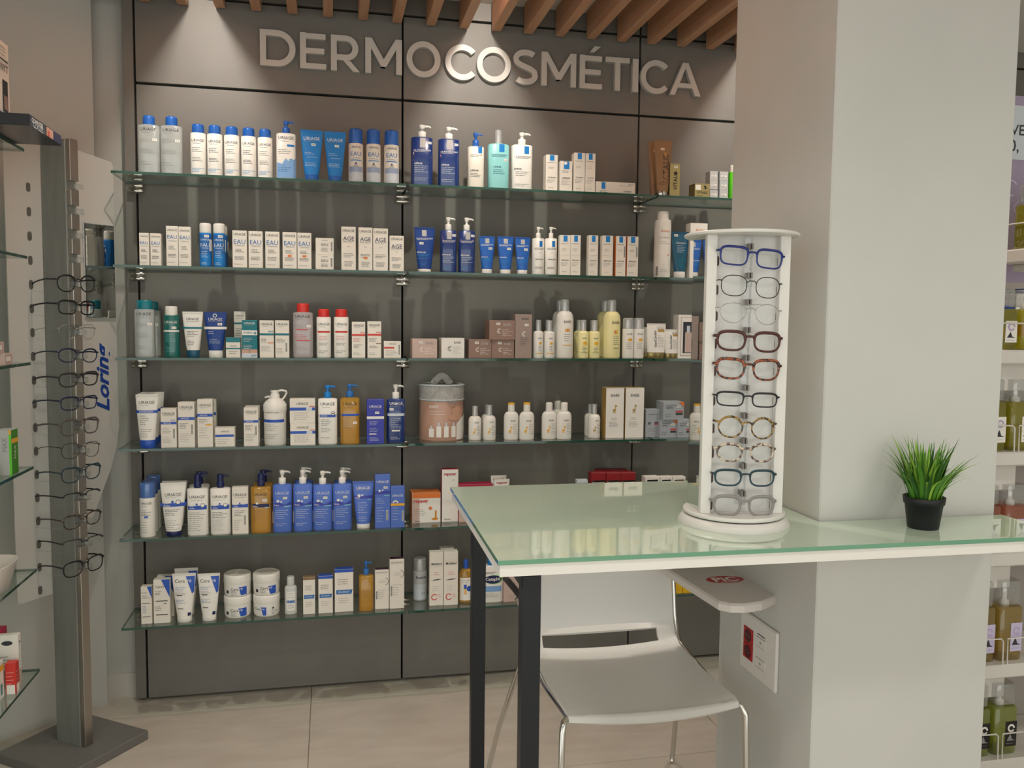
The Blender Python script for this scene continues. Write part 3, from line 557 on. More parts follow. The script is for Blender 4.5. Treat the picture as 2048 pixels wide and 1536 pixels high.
S('greyS', 'GB', None, [('R', -.46, .72, .46, .92, 'K')] + txt(.5, 3, .06)); S('neu', 'RX', None, [('R', -.46, .74, .46, .84, 'BK'), ('T', 'Neutrogena', 0, .79, .84, 'W'), ('R', -.5, .7, .5, .71, 'W')], t='RX'); S('blk', 'W', None, [('R', -.38, .2, .38, .93, 'BK'), ('E', .0, .72, .06, .06, 'W')])
cer = lambda z, w=.66, s=-.08: [('T', 'CeraVe', s, z, w, 'K')]
S('cerBs', 'C', None, [('P', [(.08,1),(.5,1),(.5,.68)], 'CB')] + cer(.84, .5, -.2) + [('R', -.4, .545, .36, .56, 'K'), ('R', -.36, .185, .36, .2, 'K')] + txt(.75, 2, .05) + txt(.48, 5, .045, -.36, .1, 'BE'))
S('cerB', 'C', None, [('P', [(-.02,1),(.5,1),(.5,.58)], 'CB')] + cer(.84, .66, -.05) + [('R', -.36, .5, .36, .52, 'K'), ('R', -.36, .185, .36, .205, 'K'), ('R', .12, .44, .3, .455, 'K')] + txt(.73, 3, .035, -.4, .1) + txt(.38, 3, .04, -.4, .1, 'K'))
S('cerT', 'W', 'W', [('P', [(.08,.94),(.46,.94),(.42,.62),(.34,.58)], 'CB')] + [('T', 'Cera', -.17, .85, .42, 'K'), ('T', 've', .2, .845, .22, 'W')] + [('R', -.3, .55, -.06, .565, 'K'), ('R', -.26, .28, -.02, .295, 'K'), ('R', .16, .13, .28, .2, 'NV')] + txt(.72, 2, .04, -.36, .1, 'BE') + txt(.63, 3, .03, -.36, .2, 'G') + txt(.46, 3, .03, -.34, .1, 'BE'), hc=.12, wcap=.62)
S('cerJ', 'W', 'W', [('P', [(.08,.46),(.36,.46),(.36,.08),(.16,.08)], 'CB'), ('T', 'Cera', -.06, .37, .28, 'K'), ('T', 've', .16, .37, .14, 'W'), ('R', -.36, .16, -.28, .3, 'K')] + txt(.28, 4, .06, -.2, .06, 'G'))
S('cerJ2', 'W', 'W', [('P', [(-.2,.46),(.0,.46),(.0,.08),(-.12,.08)], 'CB'), ('T', 'Cera', -.32, .37, .22, 'K'), ('T', 've', -.12, .37, .12, 'W'), ('R', .22, .36, .28, .44, 'K')] + txt(.3, 4, .06, .2, .42, 'G'))
S('ducB', 'PE', 'PE', [('R', -.36, .1, .36, .62, 'W'), ('R', -.34, .31, .34, .38, 'BE')] + txt(.56, 3, .05, -.2, .3, 'G') + txt(.24, 2, .06, -.2, .3, 'K'), hc=.24, wc=.62, sh=.07)
duc = lambda c: [('R', -.5, .93, .5, 1, c), ('P', [(-.42,.42),(.4,.42),(.46,.52),(-.42,.52)], 'BE'), ('T', 'DUCRAY', 0, .47, .6, 'W')] + txt(.76, 3, .05, -.34, .3, 'K') + txt(.32, 3, .05, -.3, .4, 'G')
S('ducBr', 'C', None, duc('BZ'), t='BZ'); S('ducS', 'C', None, duc('CB'), t='CB', side='CB'); S('ducL', 'C', None, duc('CB'), t='CB', side='CB')
S('bioO', 'AMBER', 'BE', txt(.4, 3, .05, -.2, .2, 'BZ'), hb=.73, pc='BE')
S('bioB', 'C', None, [('T', 'BIODERMA', 0, .93, .76, 'G'), ('O', .2, .7, .24, .27, -80, 80, 'K'), ('B', -.38, .36, .2)] + txt(.72, 2, .04, -.2, .3, 'G') + txt(.48, 5, .05, -.3, .4, 'G'), t='PU')
S('euc', 'SV', 'CLEAR', [('T', 'Eucerin', .05, .56, .72, 'NV', 0, .02), ('R', -.44, .03, .44, .4, 'GB'), ('T', '3.1', .2, .18, .24, 'K')] + txt(.36, 2, .05, -.36, .36, 'G'), hc=.3, wc=.96)
S('mul', 'C', None, [('T', 'Multilind', .0, .78, .74, 'K', 0, .02), ('P', [(-.4,.47),(-.1,.49),(.4,.5),(.1,.475)], 'K'), ('O', -.15, .16, .17, .23, 40, 330, 'RD')] + txt(.62, 2, .04, -.2, .3, 'RD') + txt(.36, 3, .04, -.3, .3, 'LG') + txt(.2, 2, .04, .1, .42, 'RD'))
S('oil', 'AMBER', 'CB', [('R', -.44, .06, .44, .6, 'W'), ('R', -.2, .2, .0, .4, 'YE'), ('E', .2, .34, .2, .2, 'CB'), ('R', -.2, .34, .0, .44, 'CB')] + txt(.54, 2, .05), hc=.2, wc=.36, sh=.2)
S('cet', 'W', 'SK2', [('E', .04, .5, .4, .2, 'GN'), ('E', .0, .5, .4, .19, 'NV'), ('T', 'Cetaphil', 0, .5, .66, 'W', 0, .02), ('R', -.4, .24, .4, .36, 'LB')] + txt(.66, 2, .03, -.32, .3) + txt(.2, 3, .035, -.34, .34, 'G'), hc=.2, wc=.42, sh=.04)
S('pinkB', 'PK', None, txt(.7, 3, .06) + txt(.2, 2, .06, -.2, .3, 'G')); S('yel', 'YL', None, [('E', .0, .66, .26, .22, 'BZ'), ('E', .05, .5, .3, .14, 'W')] + txt(.2, 2, .08, -.3, .3, 'RD'), t='YL')
S('bag', 'FL', 'LG', [])
NAMES = dict(box=('carton', 'carton'), round=('bottle', 'bottle'), flat=('bottle', 'bottle'), pump=('pump_bottle', 'bottle'), tube=('squeeze_tube', 'tube'), can=('spray_can', 'spray can'), tub=('cream_tub', 'tub'), bag=('toiletry_bag', 'toiletry bag'), pumpjar=('pump_jar', 'pump jar'))
def expand(ops):
    r = []
    for o in ops:
        if o[0] == 'X':     # sunburst of short strokes
            _, cx, cz, q, col = o
            for i in range(6): r.append(('Y', cx, cz, q, math.radians(75 + i*40), col))
        elif o[0] == 'G':   # small animal silhouette: body, neck, head, four legs
            _, cx, cz, q, col = o; r.append(('Z', cx, cz, q, col))
        else: r.append(o)
    return r
def lay(it, ops, curved):
    std = []
    for o in expand(ops):
        if o[0] == 'Y':
            _, cx, cz, q, a, col = o; w, h = it.w, it.h; ca, sa = math.cos(a), math.sin(a); k = w/h
            P = [(.25*q*ca-.14*q*sa*-0, 0)]
            pts = []
            for (r_, o_) in ((.35, -.05), (1.15, -.2), (1.15, .2), (.35, .05)): pts.append((cx + q*(r_*ca - o_*sa), cz + q*k*(r_*sa + o_*ca)))
            std.append(('P', pts, col))
        elif o[0] == 'Z':
            _, cx, cz, q, col = o; k = it.w/it.h
            def R_(x0, z0, x1, z1): std.append(('R', cx+x0*q, cz+z0*q*k, cx+x1*q, cz+z1*q*k, col))
            R_(-.55, -.35, .35, .3); R_(-.55, -1, -.35, -.35); R_(-.2, -1, -.02, -.35); R_(.16, -1, .35, -.35); R_(.15, .3, .4, 1.1); R_(.05, 1.1, .85, 1.5); R_(.12, 1.5, .22, 1.75); R_(.34, 1.5, .44, 1.75)
        else: std.append(o)
    it.run(std, curved)
def make_item(kind, st, x, y, z, w, d, h, label, group, rz=0.0):
    s = ST[st]; nm, cat = NAMES[kind]; w *= .985
    root = thing(nm, label, cat, (x, y, z), rz, group)
    body = cm(s['b'], .38 if kind != 'box' else .5); R = w/2; D = d/2
    m = MB()
    if kind == 'box':
        sd = cm(s['side'], .5) if s.get('side') else body; tp = cm(s['t'], .5) if s.get('t') else body
        m.bbox(-R, R, -D, D, 0, h, body, .0007)
        if s.get('side') or s.get('t'):
            a, b = m.mi(sd), m.mi(tp)
            m.m[0] = m.m[1] = a; m.m[5] = b
        m.build('body', root)
        # tuck flap seam on the lid
        fl = MB(); fl.box(-R+.0015, R-.0015, -D+.001, -D+.0016, h-.0002, h+.0003, cm('LG')); fl.build('lid_flap', root)
        it = Item(w, d, h, lambda a, b: -D)
        if s['p']: lay(it, s['p'], False)
    elif kind in ('round', 'flat', 'can', 'pump'):
        e = s.get('e', 2 if kind in ('round', 'can') else 3.2)
        hc = s.get('hc', .2); hb = h*(s['hb'] if kind == 'pump' else 1-hc); sh = h*s.get('sh', .02); wc = s.get('wc', .4); b = min(.004, w*.08)
        nk = w*wc*.5*(.9 if kind != 'pump' else .5)
        if kind == 'can': nk = R*.88; sh = max(sh, .004)
        rings = [(0, R*.9, D*.9, e), (b*.4, R*.97, D*.97, e), (b, R, D, e)]
        zt = hb-sh
        rings += [(zt*.5, R, D, e), (zt, R, D, e)]
        ry = D/R*nk if kind in ('can', 'round') else min(D*.92, nk)
        for q in (.35, .65, .87, 1.0):
            c = math.cos(q*math.pi/2); f = c if sh > .008 else c
            rings.append((zt+sh*math.sin(q*math.pi/2), nk+(R-nk)*f, ry+(D-ry)*f, e+(2-e)*q))
        m.loft(rings, body, 28); m.build('body', root)
        def surf(a, zz, R=R, D=D, e=e): return -D*(max(0.0, 1-min(.999, abs(a)/R)**e))**(1/e)
        it = Item(w, d, h, surf)
        if s['p']: lay(it, s['p'], True)
        cc = cm(s.get('ccol') or s['c'], .3)
        if kind == 'pump':
            pc = cm(s['pc'], .3); r0 = w*.19; hp = h-hb
            p = MB(); p.loft([(hb, r0*.95, r0*.95, 2), (hb+hp*.04, r0, r0, 2), (hb+hp*.42, r0, r0, 2), (hb+hp*.46, r0*.85, r0*.85, 2)], pc, 18); p.build('collar', root)
            sr = r0*.42; stm = cm(s.get('stem', s['pc']), .3)
            p = MB(); p.loft([(hb+hp*.44, sr, sr, 2), (hb+hp*.75, sr, sr, 2)], stm, 12); p.build('stem', root)
            p = MB()
            if s.get('lock'):
                p.loft([(hb+hp*.46, r0*.82, r0*.82, 2), (hb+hp*.9, r0*.82, r0*.82, 2), (h, r0*.7, r0*.7, 2)], pc, 16)
            else: p.loft([(hb+hp*.7, r0*.6, r0*.6, 2), (hb+hp*.86, r0*.72, r0*.72, 2), (h-hp*.04, r0*.78, r0*.78, 2), (h, r0*.6, r0*.6, 2)], pc, 16)
            p.tube([(0, 0, h-hp*.12), (r0*1.2, -.001, h-hp*.1), (r0*1.9, -.002, h-hp*.13), (r0*2.15, -.002, h-hp*.2)], [r0*.32, r0*.3, r0*.24, r0*.2], pc, 8)
            p.build('pump_head', root)
        else:
            rc = w*wc/2; rcy = min(D*.98, rc) if kind != 'round' or e == 2 else rc
            if kind == 'can': rcy = D*wc
            p = MB(); tz = h-min(.006, (h-hb)*.2)
            p.loft([(hb-.0015, rc*.97, rcy*.97, 2), (hb+.001, rc, rcy, 2), (tz, rc*.985, rcy*.985, 2), (tz+(h-tz)*.7, rc*.93, rcy*.93, 2), (h, rc*.8, rcy*.8, 2)], cc, 24)
            cap = p.build('cap', root)
            if s.get('tip'):
                q = MB(); q.loft([(h-.006, rc*1.01, rcy*1.01, 2), (h-.001, rc*.99, rcy*.99, 2), (h+.0005, rc*.85, rcy*.85, 2)], cm(s['tip']), 20); q.build('cap_ring', cap)
            if s['c'] in ('CLEAR', 'BLUEC') or s.get('ccol') == 'CLEAR':
                q = MB(); q.loft([(hb, rc*.5, rcy*.5, 2), (hb+(h-hb)*.5, rc*.45, rcy*.45, 2), (hb+(h-hb)*.55, rc*.3, rcy*.3, 2), (hb+(h-hb)*.8, rc*.3, rcy*.3, 2)], cm('W'), 14); q.build('nozzle', cap)
    elif kind == 'tube':
        hc = s.get('hc', .13); wcp = s.get('wcap', .62); z0 = h*hc; rc = R*wcp; dc = min(D*1.15, rc)
        def prof(f): return rc+(R-rc)*(f**.8), max(.0012, dc*(1-f)**.62)
        rings = []
        for q in range(11):
            f = q/10*.94; a, b = prof(f/.94*.985); rings.append((z0+(h-z0)*f, a, b, 2))
        rings += [(z0+(h-z0)*.95, R, .0011, 2), (h, R, .0010, 2)]
        m.loft(rings, body, 28); m.build('body', root)
        cr = MB()
        for zz in (.955, .968, .981): cr.box(-R*.98, R*.98, -.0016, -.0009, h*zz, h*zz+.0007, body)
        cr.build('crimp', root)
        p = MB(); p.loft([(0, rc*.93, dc*.93, 2), (.0015, rc*.99, dc*.99, 2), (z0-.001, rc*1.0, dc*1.0, 2), (z0+.0002, rc*.97, dc*.97, 2)], cm(s['c'], .3), 24); p.build('cap', root)
        def surf(a, zz):
            f = max(0, min(1, (zz-z0)/(h-z0)))/.94; A, B = prof(min(.985, f*.985)) if f < 1 else (R, .0011)
            return -B*math.sqrt(max(0.0, 1-min(.999, abs(a)/A)**2))
        it = Item(w, d, h, surf); lay(it, s['p'], True)
    elif kind == 'tub':
        hb = h*.6
        m.loft([(0, R*.88, R*.88, 2), (.003, R*.93, R*.93, 2), (.008, R*.955, R*.955, 2), (hb, R*.975, R*.975, 2)], body, 32); m.build('body', root)
        p = MB(); p.loft([(hb, R*.985, R*.985, 2), (hb+.002, R, R, 2), (h-.006, R, R, 2), (h-.002, R*.97, R*.97, 2), (h, R*.9, R*.9, 2), (h-.0015, R*.85, R*.85, 2)], cm('W', .35), 32); p.build('lid', root)
        it = Item(w, d, h, lambda a, zz: -R*.97*math.sqrt(max(0, 1-min(.999, abs(a)/(R*.97))**2))); lay(it, s['p'], True)
    elif kind == 'pumpjar':
        m.loft([(0, R*.86, R*.86, 2), (.004, R*.92, R*.92, 2), (h*.58, R*.95, R*.95, 2), (h*.6, R*.95, R*.95, 2), (h*.63, R*1.0, R*1.0, 2), (h*.74, R, R, 2), (h*.8, R*.8, R*.8, 2), (h*.85, R*.5, R*.5, 2)], body, 32); m.build('body', root)
        p = MB(); p.loft([(h*.85, R*.42, R*.42, 2), (h*.92, R*.4, R*.4, 2), (h*.96, R*.3, R*.3, 2)], body, 20); p.build('pump_collar', root)
        p = MB(); p.loft([(h*.95, R*.3, R*.3, 2), (h*.985, R*.42, R*.36, 2), (h, R*.36, R*.3, 2)], body, 18)
        p.tube([(R*.2, 0, h*.985), (R*.6, 0, h*1.0), (R*.95, 0, h*.985), (R*.98, 0, h*.95), (R*.8, 0, h*.87), (R*.62, 0, h*.83)], .0035, body, 8)
        p.tube([(-R*.3, 0, h*.88), (-R*.62, 0, h*.885), (-R*.86, 0, h*.865)], [.004, .004, .003], body, 8); p.build('pump_head', root)
        it = Item(w, d, h, lambda a, zz: -R*.955*math.sqrt(max(0, 1-min(.999, abs(a)/(R*.96))**2))); lay(it, s['p'], True)
    elif kind == 'bag':
        fz = noisy('bag_grey_fabric', '#a8a5a2', '#bcb9b6', (90, 90, 90), .8, .1, 4, .2); pn = pm('bag_print', '#c39a86', .3, 0, .5, 0, 1.45, .4)
        m.loft([(0, R*.95, D*.95, 2), (.004, R*.985, D*.985, 2), (h*.3, R*.97, D*.97, 2), (h*.7, R*.96, D*.96, 2)], pn, 40); m.build('body', root)
        p = MB(); p.loft([(h*.7, R*.965, D*.965, 2), (h*.74, R*.98, D*.98, 2), (h*.94, R*.99, D*.99, 2), (h*.985, R*.985, D*.985, 2), (h, R*.93, D*.93, 2), (h*.99, R*.85, D*.85, 2)], fz, 40); p.build('lid', root)
        p = MB(); n = 40
        for zz, rr in ((h*.725, .0022), (h*.985, .003)): p.tube([(R*.99*math.cos(2*math.pi*i/n), D*.99*math.sin(2*math.pi*i/n), zz) for i in range(n)], rr, cm('GB'), 6, True)
        p.build('zip', root)
        p = MB(); p.tube([(R*.15, -D*.93, h*.72), (R*.2, -D*1.0, h*.68), (R*.42, -D*.94, h*.66), (R*.5, -D*.9, h*.71)], .0018, cm('G'), 6); p.build('zip_pull', root)
        p = MB(); pts = [(-R*.38+R*.76*i/12, -.01, h*.985+math.sin(math.pi*i/12)*h*.15) for i in range(13)]
        p.tube(pts, (.0015, .014), fz, 8); p.build('handle', root)
        def surf(a, zz): return -D*.985*math.sqrt(max(0, 1-min(.999, abs(a)/(R*.985))**2))
        it = Item(w, d, h, surf)
        ops = [('P', [(.27,.02),(.27,.3),(.36,.38),(.48,.46),(.48,.02)], 'W'), ('E', .3, .52, .14, .12, 'FL'), ('E', .24, .42, .16, .07, 'FL'), ('T', 'BABE', -.22, .61, .18, 'W', 0, .01)] + txt(.53, 2, .05, -.3, .1, 'W')
        for cx, hh in ((-.27, .2), (-.12, .26), (.04, .26), (.2, .26)):
            ops += [('R', cx-.05, .07, cx+.05, .07+hh*.75, 'W'), ('R', cx-.018, .07+hh*.75, cx+.018, .07+hh, 'GB')]
        lay(it, ops, True)
        stuff(it.mb.build('printing', root)); return root
    if s['p']: stuff(it.mb.build('printing', root))
    return root
SHELF_ITEMS = [
(1, 'flat', 'micB', 0.0728, -0.1616, 1.8241, 0.0672, 0.0367, 0.1844, 'clear micellar water bottle with blue cap, leftmost on the top shelf', 'large clear micellar bottles'),
(1, 'flat', 'micB', 0.1414, -0.1613, 1.8241, 0.0683, 0.0373, 0.1855, 'clear micellar water bottle with blue cap, second from left on top shelf', 'large clear micellar bottles'),
(1, 'round', 'whB', 0.2224, -0.1607, 1.8241, 0.0486, 0.0386, 0.1665, 'first from left of the five white bottles with blue caps, top shelf', 'white bottles with blue caps'),
(1, 'round', 'whB', 0.2741, -0.1607, 1.8241, 0.0485, 0.0386, 0.1659, 'second from left of the five white bottles with blue caps, top shelf', 'white bottles with blue caps'),
(1, 'round', 'whB', 0.3273, -0.1606, 1.8241, 0.0489, 0.0389, 0.1649, 'third from left of the five white bottles with blue caps, top shelf', 'white bottles with blue caps'),
(1, 'round', 'whB', 0.3806, -0.1608, 1.8241, 0.0484, 0.0385, 0.1638, 'fourth from left of the five white bottles with blue caps, top shelf', 'white bottles with blue caps'),
(1, 'round', 'whB', 0.4329, -0.161, 1.8241, 0.0479, 0.0381, 0.1626, 'fifth from left of the five white bottles with blue caps, top shelf', 'white bottles with blue caps'),
(1, 'pump', 'pumpMt', 0.5008, -0.1607, 1.8241, 0.0648, 0.0386, 0.1943, 'white pump bottle with blue pump and printed mountains on the top shelf', None),
(1, 'tube', 'tubeSky', 0.5834, -0.165, 1.8241, 0.0752, 0.0299, 0.169, 'sky blue tube standing beside the mountain-print pump bottle', 'sky blue tubes'),
(1, 'tube', 'tubeSky', 0.66, -0.1654, 1.8241, 0.0732, 0.0292, 0.1677, 'sky blue tube standing beside the thermal water spray cans', 'sky blue tubes'),
(1, 'can', 'canEau', 0.7291, -0.1552, 1.8241, 0.0501, 0.0497, 0.1818, 'left of the three blue and white thermal water spray cans', 'thermal water spray cans'),
(1, 'can', 'canEau', 0.7881, -0.1554, 1.8241, 0.0496, 0.0492, 0.1828, 'middle of the three blue and white thermal water spray cans', 'thermal water spray cans'),
(1, 'can', 'canEau', 0.8494, -0.1545, 1.8241, 0.0515, 0.051, 0.1831, 'right of the three blue and white thermal water spray cans', 'thermal water spray cans'),
(1, 'pump', 'lrpBlue', 0.9529, -0.1594, 1.8241, 0.0754, 0.0412, 0.208, 'dark blue pump bottle with white pump, left one on the top shelf', 'dark blue pump bottles on the top shelf'),
(1, 'pump', 'lrpBlue', 1.0459, -0.1596, 1.8241, 0.0746, 0.0408, 0.206, 'dark blue pump bottle with white pump, beside the cream bottle on top shelf', 'dark blue pump bottles on the top shelf'),
(1, 'pump', 'lrpCream', 1.1414, -0.1567, 1.8241, 0.0587, 0.0466, 0.1934, 'cream coloured bottle with bright blue pump on the top shelf', None),
(1, 'flat', 'lrpAqua', 1.2218, -0.1574, 1.8241, 0.076, 0.0452, 0.2064, 'pale aqua bottle with clear domed cap on the top shelf', None),
(1, 'pump', 'lrpWhite', 1.3065, -0.1576, 1.8241, 0.0751, 0.0447, 0.2025, 'white pump bottle with blue square, right of the aqua bottle', None),
(1, 'box', 'lrpBox', 1.4113, -0.1604, 1.8241, 0.0437, 0.0393, 0.1276, 'white carton with blue square nearest the white pump bottle, top shelf', 'small white cartons with blue squares on the top shelf'),
(1, 'box', 'lrpBoxS', 1.4642, -0.1617, 1.8241, 0.0458, 0.0367, 0.1083, 'shorter white carton with blue and white mark on the top shelf', 'small white cartons with blue squares on the top shelf'),
(1, 'box', 'lrpBox', 1.5134, -0.1633, 1.8241, 0.0418, 0.0334, 0.1398, 'tall slim white carton with blue square, left of its touching pair', 'small white cartons with blue squares on the top shelf'),
(1, 'box', 'lrpBox', 1.5542, -0.1652, 1.8241, 0.0371, 0.0297, 0.1396, 'tall slim white carton with blue square, right of its touching pair', 'small white cartons with blue squares on the top shelf'),
(1, 'box', 'lrpLong', 1.6498, -0.1649, 1.8241, 0.1507, 0.0301, 0.0428, 'long white carton lying on its side on the top shelf', None),
(1, 'tube', 'vit', 1.8349, -0.0928, 1.8241, 0.0611, 0.0244, 0.2145, 'bronze tube half hidden behind the other bronze tube', 'bronze tubes'),
(1, 'tube', 'vit', 1.8341, -0.1659, 1.8241, 0.0708, 0.0282, 0.2038, 'bronze tube with vertical lettering and silver cap in front', 'bronze tubes'),
(1, 'box', 'vitBox', 1.8771, -0.168, 1.8241, 0.0401, 0.024, 0.1199, 'tall gold carton with vertical lettering beside the bronze tubes', None),
(1, 'box', 'goldS', 1.9858, -0.1528, 1.8241, 0.0604, 0.0544, 0.053, 'small square gold carton on the top shelf', None),
(1, 'box', 'silv', 2.031, -0.1593, 1.8908, 0.0323, 0.0388, 0.0335, 'left silver carton in the top row of the small pile', 'small silver cartons piled in two columns'),
(1, 'box', 'silv', 2.0315, -0.1593, 1.857, 0.0324, 0.0389, 0.0335, 'left silver carton in the middle row of the small pile', 'small silver cartons piled in two columns'),
(1, 'box', 'silv', 2.032, -0.1606, 1.8241, 0.0324, 0.0389, 0.0309, 'left silver carton in the bottom row of the small pile', 'small silver cartons piled in two columns'),
(1, 'box', 'silv', 2.0704, -0.1593, 1.8908, 0.0345, 0.0414, 0.0335, 'right silver carton in the top row of the small pile', 'small silver cartons piled in two columns'),
(1, 'box', 'silv', 2.071, -0.1593, 1.857, 0.0345, 0.0415, 0.0335, 'right silver carton in the middle row of the small pile', 'small silver cartons piled in two columns'),
(1, 'box', 'silv', 2.0715, -0.1593, 1.8241, 0.0346, 0.0415, 0.0326, 'right silver carton in the bottom row of the small pile', 'small silver cartons piled in two columns'),
(1, 'round', 'green', 2.1148, -0.1627, 1.8241, 0.0349, 0.0347, 0.1274, 'bright green bottle with white cap at the column end of top shelf', None),
(2, 'box', 'eauS', 0.0544, -0.168, 1.5292, 0.0299, 0.024, 0.1047, 'small white EAU carton at the far left of second shelf', 'cartons with EAU lettering on the second shelf'),
(2, 'box', 'eauS', 0.0894, -0.1668, 1.5292, 0.0331, 0.0265, 0.1045, 'small white EAU carton, second from left on second shelf', 'cartons with EAU lettering on the second shelf'),
(2, 'box', 'eauT', 0.1399, -0.167, 1.5292, 0.0373, 0.0261, 0.1298, 'tall white EAU carton, left of the tall pair', 'cartons with EAU lettering on the second shelf'),
(2, 'box', 'eauT', 0.1784, -0.1667, 1.5292, 0.0379, 0.0265, 0.1289, 'tall white EAU carton, right of the tall pair beside blue bottles', 'cartons with EAU lettering on the second shelf'),
(2, 'round', 'eauBot', 0.2834, -0.09, 1.5292, 0.0402, 0.0399, 0.145, 'blue bottle with white cap standing behind the other two', 'blue bottles with white caps'),
(2, 'round', 'eauBot', 0.2405, -0.1606, 1.5292, 0.039, 0.0387, 0.1437, 'blue EAU bottle with white cap, left one', 'blue bottles with white caps'),
(2, 'round', 'eauBot', 0.2841, -0.1601, 1.5292, 0.0401, 0.0398, 0.1439, 'blue EAU bottle with white cap, right one in front', 'blue bottles with white caps'),
(2, 'box', 'eau', 0.35, -0.166, 1.5292, 0.0465, 0.0279, 0.1222, 'white EAU carton directly right of the blue bottles', 'cartons with EAU lettering on the second shelf'),
(2, 'box', 'eau', 0.4006, -0.1663, 1.5292, 0.0455, 0.0273, 0.1216, 'white EAU carton, second right of the blue bottles', 'cartons with EAU lettering on the second shelf'),
(2, 'box', 'eau', 0.4543, -0.1661, 1.5292, 0.0463, 0.0278, 0.1219, 'white EAU carton, third right of the blue bottles', 'cartons with EAU lettering on the second shelf'),
(2, 'box', 'eauO', 0.5098, -0.1661, 1.5292, 0.0463, 0.0278, 0.1219, 'white EAU carton with orange mark, left of its pair', 'cartons with EAU lettering on the second shelf'),
(2, 'box', 'eauO', 0.5578, -0.1662, 1.5292, 0.0461, 0.0277, 0.1211, 'white EAU carton with orange mark, right of its pair', 'cartons with EAU lettering on the second shelf'),
(2, 'box', 'eauQ', 0.6242, -0.1588, 1.5804, 0.0606, 0.0424, 0.055, 'small square EAU carton on top of its twin', 'small square EAU cartons'),
(2, 'box', 'eauQ', 0.624, -0.1588, 1.5292, 0.0606, 0.0425, 0.0509, 'small square EAU carton underneath its twin', 'small square EAU cartons'),
(2, 'box', 'age', 0.7033, -0.1655, 1.5292, 0.0485, 0.0291, 0.1467, 'tall AGE carton, left one next to small square cartons', 'cartons with AGE lettering'),
(2, 'box', 'ageO', 0.7599, -0.1658, 1.5292, 0.0475, 0.0285, 0.1458, 'tall AGE carton with small orange mark', 'cartons with AGE lettering'),
(2, 'box', 'age', 0.8109, -0.1648, 1.5292, 0.0507, 0.0304, 0.1446, 'tall AGE carton, rightmost of the tall three', 'cartons with AGE lettering'),
(2, 'box', 'ageS', 0.8658, -0.1652, 1.5292, 0.0492, 0.0295, 0.1215, 'short AGE carton at the right end beside the panel seam', 'cartons with AGE lettering'),
(2, 'tube', 'effBig', 0.9625, -0.1671, 1.5292, 0.0742, 0.0259, 0.1546, 'large dark blue tube at the left of the second shelf, middle bay', None),
(2, 'pump', 'effPump', 1.046, -0.1597, 1.5292, 0.0583, 0.0405, 0.1926, 'dark blue pump bottle, left one on second shelf', 'dark blue pump bottles on the second shelf'),
(2, 'pump', 'effPump', 1.1107, -0.1595, 1.5292, 0.0588, 0.0409, 0.1932, 'dark blue pump bottle, right one on second shelf', 'dark blue pump bottles on the second shelf'),
(2, 'tube', 'effTube', 1.1825, -0.1685, 1.5292, 0.0576, 0.0229, 0.1312, 'left of the three small blue tubes with white caps', 'small blue tubes with white caps'),
(2, 'tube', 'effTube', 1.2492, -0.1681, 1.5292, 0.0599, 0.0239, 0.1322, 'middle of the three small blue tubes with white caps', 'small blue tubes with white caps'),
(2, 'tube', 'effTube', 1.3109, -0.1686, 1.5292, 0.0574, 0.0229, 0.1312, 'right of the three small blue tubes with white caps', 'small blue tubes with white caps'),
(2, 'pump', 'effWh', 1.3704, -0.1579, 1.5292, 0.0446, 0.0442, 0.1705, 'slim white pump bottle, left one next to small blue tubes', 'slim white pump bottles'),
(2, 'pump', 'effWh', 1.4174, -0.158, 1.5292, 0.0443, 0.0439, 0.1721, 'slim white pump bottle, right one next to white cartons', 'slim white pump bottles'),
(2, 'box', 'lrpSlim', 1.4652, -0.1662, 1.5292, 0.0394, 0.0276, 0.1426, 'first from left of six slim white cartons with blue squares, second shelf', 'slim white cartons with blue squares on the second shelf'),
(2, 'box', 'lrpSlim', 1.5041, -0.167, 1.5292, 0.0371, 0.026, 0.1438, 'second from left of six slim white cartons with blue squares, second shelf', 'slim white cartons with blue squares on the second shelf'),
(2, 'box', 'lrpSlim', 1.5701, -0.1673, 1.5292, 0.0362, 0.0253, 0.1454, 'third from left of six slim white cartons with blue squares, second shelf', 'slim white cartons with blue squares on the second shelf'),
(2, 'box', 'lrpSlim', 1.6241, -0.1655, 1.5292, 0.0415, 0.029, 0.1459, 'fourth from left of six slim white cartons with blue squares, second shelf', 'slim white cartons with blue squares on the second shelf'),
(2, 'box', 'lrpSlimO', 1.6747, -0.1667, 1.5292, 0.038, 0.0266, 0.1457, 'fifth from left of six slim white cartons with blue squares, second shelf', 'slim white cartons with blue squares on the second shelf'),
(2, 'box', 'lrpSlimO', 1.7202, -0.1651, 1.5292, 0.0427, 0.0299, 0.146, 'sixth from left of six slim white cartons with blue squares, second shelf', 'slim white cartons with blue squares on the second shelf'),
(2, 'can', 'avene', 1.8465, -0.149, 1.5292, 0.0626, 0.0619, 0.244, 'tall white spray can on the second shelf', None),
(2, 'tube', 'clean', 1.9091, -0.1662, 1.5292, 0.0695, 0.0277, 0.1703, 'dark teal tube with white cap beside the tall white spray can', None),
(2, 'box', 'aveneBox', 1.9767, -0.1593, 1.5292, 0.0691, 0.0415, 0.2026, 'white carton behind the rim of the white spectacle tower', None),
(3, 'flat', 'micT', 0.0509, -0.0774, 1.2318, 0.0643, 0.0352, 0.1837, 'clear bottle with teal cap, hidden behind its twin', 'clear micellar bottles with teal caps'),
(3, 'flat', 'micT', 0.0473, -0.1579, 1.2318, 0.0624, 0.0341, 0.1865, 'clear micellar bottle with teal cap, in front at left of third shelf', 'clear micellar bottles with teal caps'),
(3, 'round', 'hyGreen', 0.1296, -0.1547, 1.2318, 0.051, 0.0405, 0.1679, 'emerald green translucent bottle with white cap', None),
